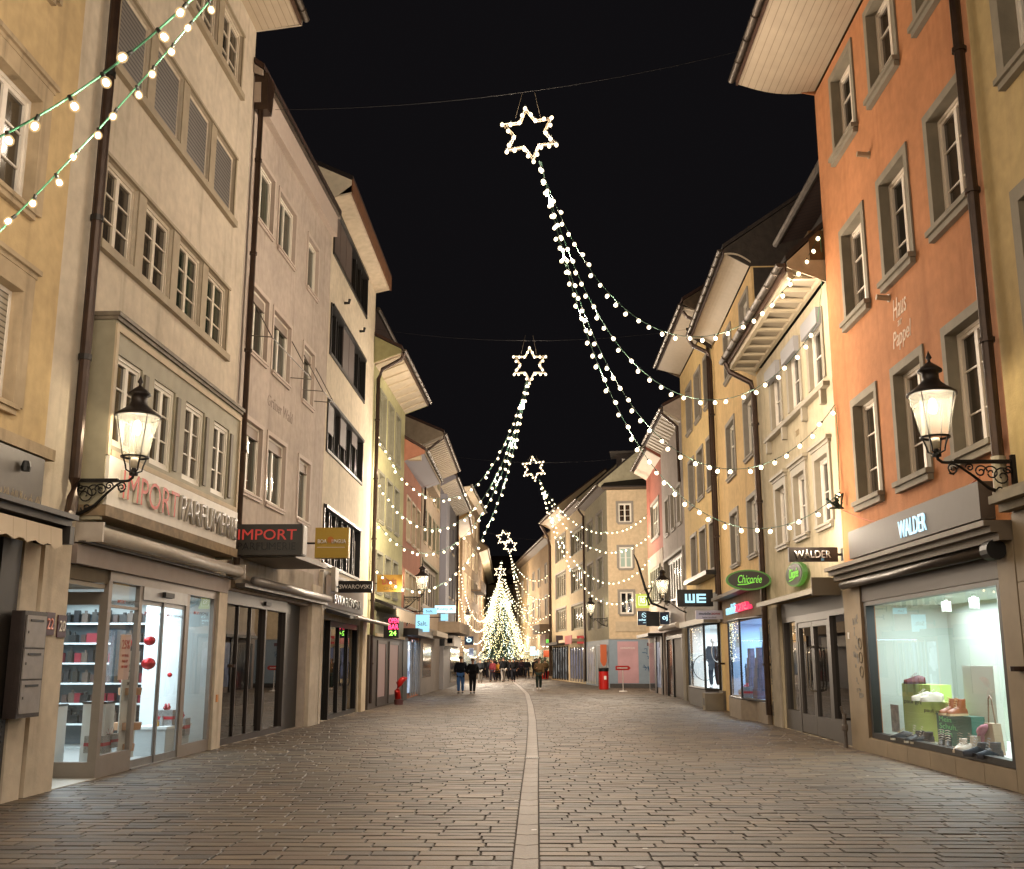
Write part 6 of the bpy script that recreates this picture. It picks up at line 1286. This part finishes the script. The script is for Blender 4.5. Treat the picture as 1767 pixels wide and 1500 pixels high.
t = thing('hydrant', 'red standpipe hydrant at the foot of the green house', 'hydrant', (-5.0, 40.6, 0)); m = MB(); m.lathe([(0, 0), (.16, 0), (.17, .18), (.1, .2), (0, .2)], seg=14); m.build('foot', plain('hydrant_foot', '#4a2320', .6), t); m = MB(); m.tube([(-.02, 0, .2), (-.06, 0, .5), (.0, 0, .75), (.12, 0, .9), (.22, -.02, .95)], [.12, .11, .12, .11, .08], 12); m.tube([(-.06, -.05, .45), (-.06, -.25, .48)], .05, 8); m.build('body', RED, t, smooth=True); m = MB(); m.lathe([(.09, 0), (.09, .08), (0, .09)], (.22, -.02, .91), 10); m.build('cap', RED, t)
t = thing('standpipe', 'short metal standpipe at the foot of the stone pier left of the shoe shop', 'standpipe', (5.86, 20.9, 0)); m = MB(); m.tube([(0, 0, 0), (0, 0, .62)], .035, 10); m.lathe([(.05, .3), (.06, .32), (.06, .4), (.05, .42)], seg=10); m.tube([(-.03, 0, .62), (-.06, 0, .75)], .02, 6); m.build('pipe', plain('old_steel', '#77706a', .4, .7, var=.2), t, smooth=False); m = MB(); m.tube([(0, 0, .52), (.2, 0, .52)], .025, 6); m.build('bracket', DARK, t)
for k, (x, y) in enumerate(((1.0, 96), (.6, 101))):
    t = thing('planter', ['red planter with an evergreen shrub at the bend, nearer one', 'red planter with an evergreen shrub at the bend, farther one'][k], 'planter', (x, y, 0), 0, 'red planters at the bend'); m = MB(); m.lathe([(0, 0), (.3, 0), (.42, .7), (.36, .7), (.34, .6), (0, .6)], seg=14); m.build('pot', RED, t); m = MB(); Rr = random.Random(k)
    for j in range(500):
        a, h_ = Rr.uniform(0, 6.3), Rr.random(); r_ = .6*math.sin(PI*min(1, h_*.9+.1))*Rr.uniform(.3, 1); c = Vector((r_*math.cos(a), r_*math.sin(a), .6+1.3*h_)); d = Vector((Rr.uniform(-.12, .12), Rr.uniform(-.12, .12), Rr.uniform(-.1, .1))); m.poly([c, c+d, c+Vector((d.y, -d.x, d.z))])
    m.build('shrub', plain('shrub_green', '#22351c', .8), t); m = MB(); m.tube([(0, 0, .5), (0, 0, 1.3)], .03, 6); m.build('stem', PIPE, t)
# litter specks on the paving
lit = MB(); Rr = random.Random(21)
for k in range(26):
    x, y = Rr.uniform(-5.5, 5.5), Rr.uniform(8.3, 30); s_ = Rr.uniform(.012, .03); lit.poly([(x, y, .006), (x+s_*2, y+s_*.3, .007), (x+s_*1.6, y+s_*1.4, .006), (x+s_*.1, y+s_, .007)])
o = lit.build('litter_scraps', PAP); tag(o, None, None, None, 'stuff')
o = MB(); o.lathe([(0, .006), (.05, .006), (.055, .002)], seg=10); o = o.build('paving_stain', plain('stain', '#160c09', .4)); o.location = (.83, 8.95, .002); o['kind'] = 'structure'

# ------------------------------------------------------------------ mannequin and people
def skin(name, nodes, edges, root, mat, parent, sub=1):
    me = bpy.data.meshes.new(name); keys = list(nodes); idx = {k: i for i, k in enumerate(keys)}
    me.from_pydata([nodes[k][0] for k in keys], [(idx[a], idx[c]) for a, c in edges], [])
    o = bpy.data.objects.new(name, me); COL.objects.link(o)
    md = o.modifiers.new('s', 'SKIN'); sv = me.skin_vertices[0].data
    for k in keys:
        r = nodes[k][1]; sv[idx[k]].radius = r if isinstance(r, tuple) else (r, r)
        sv[idx[k]].use_root = (k == root)
    md.use_smooth_shade = True; md2 = o.modifiers.new('u', 'SUBSURF'); md2.levels = sub; md2.render_levels = sub
    dg = bpy.context.evaluated_depsgraph_get(); m2 = bpy.data.meshes.new_from_object(o.evaluated_get(dg)); bpy.data.objects.remove(o)
    m2.name = name; m2.materials.clear(); m2.materials.append(mat); ob = bpy.data.objects.new(name, m2); COL.objects.link(ob); ob.parent = parent
    for p in m2.polygons: p.use_smooth = True
    return ob
SKIN = plain('skin', '#a3785c', .6)
def person(label, loc, rz, h=1.75, step=.22, coat='#14151a', legs='#2a2a30', shoes='#15120f', hair='#1d1511', coatlen=0.0, arms=(0, 0), skirt=False, detail=2, group='people walking in the street', cat='person', skinm=None, bag=None):
    root = thing('person', label, cat, loc, rz, group); s = h/1.78; sk = skinm or SKIN
    L = lambda *p: tuple(v*s for v in p)
    st = step; kb = .06
    J = {'pel': (L(0, 0, .95), (.13*s, .10*s)), 'wai': (L(0, .01, 1.08), (.125*s, .095*s)), 'che': (L(0, .01, 1.3), (.15*s, .105*s)), 'nb': (L(0, .015, 1.46), (.07*s, .06*s)), 'nk': (L(0, .005, 1.54), .05*s), 'hd': (L(0, -.015, 1.645), (.078*s, .092*s)), 'ht': (L(0, 0, 1.735), (.055*s, .07*s))}
    for sd, d, ar in ((-1, 1, arms[0]), (1, -1, arms[1])):
        k = 'l' if sd < 0 else 'r'; f_ = -st*d
        J[k+'hp'] = (L(sd*.095, 0, .9), .085*s); J[k+'kn'] = (L(sd*.10, f_*.5-kb, .5), .058*s); J[k+'an'] = (L(sd*.09, f_+(.05 if f_ > 0 else 0), .1), .038*s); J[k+'to'] = (L(sd*.10, f_-.13, .035), (.038*s, .03*s))
        sw = -f_*.8
        J[k+'sh'] = (L(sd*.19, .015, 1.42), .06*s)
        if ar == 0: J[k+'el'] = (L(sd*.25, .03+sw*.3, 1.14), .043*s); J[k+'wr'] = (L(sd*.25, sw*.6-.04, .90), .03*s); J[k+'ha'] = (L(sd*.24, sw*.7-.06, .81), .034*s)
        elif ar == 1: J[k+'el'] = (L(sd*.29, .05, 1.13), .045*s); J[k+'wr'] = (L(sd*.22, -.10, .98), .032*s); J[k+'ha'] = (L(sd*.17, -.12, .95), .034*s)
        else: J[k+'el'] = (L(sd*.25, -.02, 1.13), .045*s); J[k+'wr'] = (L(sd*.16, -.22, 1.2), .032*s); J[k+'ha'] = (L(sd*.1, -.27, 1.26), .034*s)
    E = [('pel', 'wai'), ('wai', 'che'), ('che', 'nb'), ('nb', 'nk'), ('nk', 'hd'), ('hd', 'ht')]
    for k in 'lr': E += [('pel', k+'hp'), (k+'hp', k+'kn'), (k+'kn', k+'an'), (k+'an', k+'to'), ('che', k+'sh'), (k+'sh', k+'el'), (k+'el', k+'wr'), (k+'wr', k+'ha')]
    skin('body', J, E, 'pel', sk, root)
    def grow(keys, f, add): return {k: (J[k][0], tuple(x*f+add for x in (J[k][1] if isinstance(J[k][1], tuple) else (J[k][1],)*2))) for k in keys}
    ck = ['pel', 'wai', 'che', 'nb']+[k+x for k in 'lr' for x in ('sh', 'el', 'wr')]
    G = grow(ck, 1.2, .034*s); ce = [('pel', 'wai'), ('wai', 'che'), ('che', 'nb')]+[e for k in 'lr' for e in (('che', k+'sh'), (k+'sh', k+'el'), (k+'el', k+'wr'))]
    if coatlen: G['hem'] = (L(0, 0, .95-coatlen), (.20*s, .17*s)); ce.append(('pel', 'hem'))
    else: G['hem'] = (L(0, 0, .86), (.185*s, .145*s)); ce.append(('pel', 'hem'))
    skin('coat', G, ce, 'pel', plain('cloth'+coat, coat, .85, spec=.2), root)
    T = grow(['pel']+[k+x for k in 'lr' for x in ('hp', 'kn', 'an')], 1.25, .022*s); te = [e for k in 'lr' for e in (('pel', k+'hp'), (k+'hp', k+'kn'), (k+'kn', k+'an'))]
    skin('trousers', T, te, 'pel', plain('cloth'+legs, legs, .85, spec=.2), root)
    for k in 'lr':
        A, B_ = Vector(J[k+'an'][0]), Vector(J[k+'to'][0]); m = MB(); m.tube([A+Vector((0, .05*s, -.06*s)), A+Vector((0, 0, -.045*s)), B_+Vector((0, .03*s, .01*s)), B_+Vector((0, -.04*s, -.008*s))], [.035*s, .05*s, .045*s, .02*s], 8); m.build('shoe', plain('leather'+shoes, shoes, .5), root)
    m = MB(); hc = Vector(J['hd'][0])+Vector((0, .015*s, .035*s))
    pr_ = [(max(.001, .098*s*math.sin(PI*j/10)), .105*s*math.cos(PI*j/10)) for j in range(7)]; m.lathe(pr_, tuple(hc), 14, sy=1.12); m.build('hair', plain('hair'+hair, hair, .7), root, smooth=True)
    if detail > 1:   # face: eyes, nose, mouth, ears on the front of the head (front = -y)
        m = MB(); c = Vector(J['hd'][0]); y = -.098*s
        m.tube([c+Vector((0, y-.0, .03*s)), c+Vector((0, y-.028*s, -.01*s)), c+Vector((0, y, -.018*s))], [.008*s, .015*s, .012*s], 6)
        for sd in (-1, 1): m.lathe([(0, -.03*s), (.014*s, -.015*s), (.018*s, .015*s), (0, .03*s)], tuple(c+Vector((sd*.088*s, .01*s, 0))), 6)
        m.build('nose_and_ears', sk, root, smooth=True); m = MB()
        for sd in (-1, 1): m.box(sd*.032*s-.012*s, sd*.032*s+.012*s, c.y+y-.004, c.y+y+.01, c.z+.02*s, c.z+.032*s)
        m.box(-.02*s, .02*s, c.y+y*.95-.008, c.y+y*.9, c.z-.045*s, c.z-.037*s); m.build('eyes_and_mouth', plain('face_dark', '#2a1712', .6), root)
    if bag: m = MB(); m.box(-.13*s, .13*s, .14*s, .27*s, 1.0*s, 1.38*s); m.build('backpack', plain('cloth'+bag, bag, .8), root)
    return root
# mannequin with a hoop in the clothes shop window
MN = plain('mannequin_white', '#b9b6b2', .4)
mq = person('white mannequin in a dark tracksuit standing in the bright clothes shop window', tuple(RB4.W(2.9, -.12, .64)), -.5, 1.75, .07, '#16171b', '#111115', '#d0d0d0', '#b9b6b2', 0, (1, 1), group='shop window figures', cat='mannequin', skinm=MN); mq.name = 'mannequin'
def hoop(c, r, lab, mat, rx=PI/2, rz=.2):
    m = MB(); m.tube([(r*math.cos(a), r*math.sin(a), 0) for a in [2*PI*k/36 for k in range(37)]], .014, 6, cap=False); o = m.build('hoop', mat); o.location = c; o.rotation_euler = (rx, .3, rz); tag(o, lab, 'hoop'); return o
hoop(RB4.W(3.4, .12, 1.35), .45, 'thin dark hoop held by the mannequin', BLACK); hoop(RB4.W(1.2, .02, 1.9), .35, 'pale loop hanging beside the mannequin', plain('hoop_white', '#c9c9c9'), rz=.8)
person('man in a dark hooded jacket and blue jeans walking towards the camera on the left', (-3.62, 54.3, 0), 0, 1.82, .12, '#0f1117', '#3f5f8c', '#1a1614', '#2a1d15', 0, (1, 1))
person('woman in a long black coat and black tights walking beside the man in jeans', (-3.02, 54.2, 0), .12, 1.72, .15, '#0e0d0f', '#0f0d0e', '#100d0d', '#4a3424', .28, (1, 1))
person('man in a brown jacket and dark trousers walking alone on the right', (.3, 61.5, 0), 0, 1.72, .14, '#4f3d26', '#1d2620', '#c9c3ba', '#5a4030', .05, (2, 0))
person('person in black walking alone left of the drainage strip', (-1.53, 83.2, 0), .1, 1.76, .18, '#0d0d10', '#1b1d24', '#15120f', '#1d1511', .05, (1, 0), detail=1)
cr = [(-3.9, 80, '#16181c', '#6a6660', 1.72, 'in a black jacket and grey trousers behind the couple'), (-3.35, 86, '#1a1c22', '#77726c', 1.75, 'in a dark jacket with pale trousers, second behind the couple'), (-3.15, 84, '#5a1f26', '#1a1720', 1.66, 'in a dark red coat at the front of the crowd'), (-2.75, 85, '#8a5f1c', '#15151a', 1.55, 'in a short mustard jacket beside the dark red coat'),
      (-2.3, 83.5, '#0f1013', '#8f8a84', 1.85, 'in a black jacket and pale trousers in mid crowd'), (-2.9, 92, '#101014', '#1c1c22', 1.8, 'all in black behind the mustard jacket'), (-2.15, 95, '#131318', '#16161a', 1.75, 'in black right behind the pale trousers'), (-1.6, 98, '#15151b', '#1a1a20', 1.78, 'in black far behind the lone walker'),
      (-.55, 100, '#121217', '#2a2a30', 1.76, 'in a dark coat right of the lone walker'), (.1, 102, '#1a1418', '#15151a', 1.74, 'in a dark plum coat near the red planter'), (-.9, 108, '#202228', '#26262c', 1.75, 'in dark grey in the rear of the crowd'), (-4.0, 96, '#17171c', '#222228', 1.76, 'in black at the left edge of the crowd'), (-3.5, 99, '#0e0e12', '#15151a', 1.82, 'tall and black clad in the left of the crowd'),
      (-4.6, 104, '#22242c', '#1a1a1e', 1.72, 'in slate grey at the far left of the crowd'), (-2.6, 104, '#3a2a20', '#15151a', 1.7, 'in a brown coat in the rear of the crowd'), (-1.9, 88, '#121216', '#1b1b20', 1.75, 'in black just left of the lone walker'), (-3.2, 108, '#15161b', '#15151a', 1.78, 'in black in the middle rear of the crowd'), (1.0, 93.5, '#4a3a24', '#15151a', 1.7, 'in an olive jacket by the cafe at the bend')]
Rr = random.Random(9)
for x, y, c, l_, h_, lb in cr: person('distant person '+lb, (x, y, 0), Rr.uniform(-.5, .5)+(PI if Rr.random() < .4 else 0), h_, Rr.uniform(.05, .2), c, l_, '#15120f', Rr.choice(['#1d1511', '#33241a', '#0f0c0a']), Rr.choice([0, .08, .2]), (Rr.choice([0, 1]), Rr.choice([0, 1])), detail=1, group='crowd in front of the lit tree')

for k in range(14):
    person('dim figure in the rear rows of the crowd before the lit tree', (Rr.uniform(-5.0, .6), Rr.uniform(106, 119), 0), Rr.uniform(-1, 4), Rr.uniform(1.62, 1.85), Rr.uniform(.03, .15), Rr.choice(['#121217', '#1a1c24', '#241c1a', '#30222a']), Rr.choice(['#15151a', '#2a2a30', '#4a4742']), '#15120f', '#1d1511', Rr.choice([0, .15]), (0, 1), detail=1, group='rear rows of the crowd')

# ------------------------------------------------------------------ the lit Christmas tree
TX, TY, TH, TR = -3.9, 125, 10.6, 3.3
t = thing('christmas_tree', 'tall fir tree covered in lights at the end of the street', 'christmas tree', (TX, TY, 0)); m = MB(); m.tube([(0, 0, 0), (0, 0, 4), (0, 0, TH)], [.22, .16, .03], 8); m.build('trunk', PIPE, t)
m = MB(); Rr = random.Random(13)
for k in range(5200):
    h_ = Rr.random()**1.5; a = Rr.uniform(0, 2*PI); r_ = TR*(1-h_)*Rr.uniform(.45, 1)*(1+.12*math.sin(a*5+h_*30)); c = Vector((r_*math.cos(a), r_*math.sin(a), .9+(TH-.9)*h_)); d = Vector((math.cos(a), math.sin(a), -.7))*Rr.uniform(.15, .4); sd = Vector((-math.sin(a), math.cos(a), 0))*.09; m.poly([c-sd, c+sd, c+d])
m.build('foliage', plain('fir_green', '#1f3826', .8, var=.3), t)
GW = emis('tree_light_warm', (1, .85, .42), 4); GC = emis('tree_light_cool', (.85, 1, .95), 4); GG = emis('tree_light_green', (.35, 1, .5), 2.2)
for nm, mt, n_, off in (('fairy_lights_warm', GW, 72, 0), ('fairy_lights_cool', GC, 22, .5)):
    m = MB()
    for k in range(n_):
        a0 = 2*PI*(k+off)/n_+Rr.uniform(-.05, .05); sw = Rr.uniform(-.5, .5); z = TH-.1
        while z > 1.1:
            f = 1-(z-.9)/(TH-.9); rr = TR*f*(1+.13*math.sin(z*4+k*2.4))*(1.02+off*.06)+.03; a = a0+sw*f+.1*math.sin(z*2.2+k)
            c = Vector((rr*math.cos(a)+Rr.uniform(-.16, .16), rr*math.sin(a), z+Rr.uniform(-.1, .1))); q = Rr.uniform(.026, .05)
            i = [m.P(c+Vector(v)*q) for v in ((1, 0, 0), (0, 1, 0), (-1, 0, 0), (0, -1, 0), (0, 0, 1.3), (0, 0, -1.3))]
            for aa in range(4): m.face([i[aa], i[(aa+1) % 4], i[4]], 1 if (nm.endswith('cool') and Rr.random() < .02) else 0); m.face([i[(aa+1) % 4], i[aa], i[5]])
            z -= .20*(1.0 if f > .2 else 1.4)
    o = m.build(nm, [mt, GG], t); o['kind'] = 'stuff'
for z, r_ in ((3, 2.6), (6.5, 1.7)): 
    for a in (-2.4, -.7): light('POINT', 'tree_glow', (r_*1.3*math.cos(a), r_*1.3*math.sin(a), z), 220, (1, .85, .5), .4, t)
for k, (x, z) in enumerate(((.9, 2.9), (1.25, 2.9), (1.65, 2.8))):
    t = thing('cafe_lamp', ['left', 'middle', 'right'][k]+' globe lamp of the cafe at the bend', 'lamp', (x, 97.5+k*.4, z), 0, 'globe lamps of the cafe'); m = MB(); m.lathe([(max(.001, .14*math.sin(PI*j/8)), .14*math.cos(PI*j/8)) for j in range(9)], seg=12); m.build('globe', emis('globe_warm', (1, .85, .6), 3), t, smooth=True); m = MB(); m.tube([(0, 0, .14), (.0, 0, .5)], .02, 6); m.build('stem', BLACK, t)
light('POINT', 'cafe_light', (1.2, 96.8, 2.7), 60, (1, .8, .5), .15)
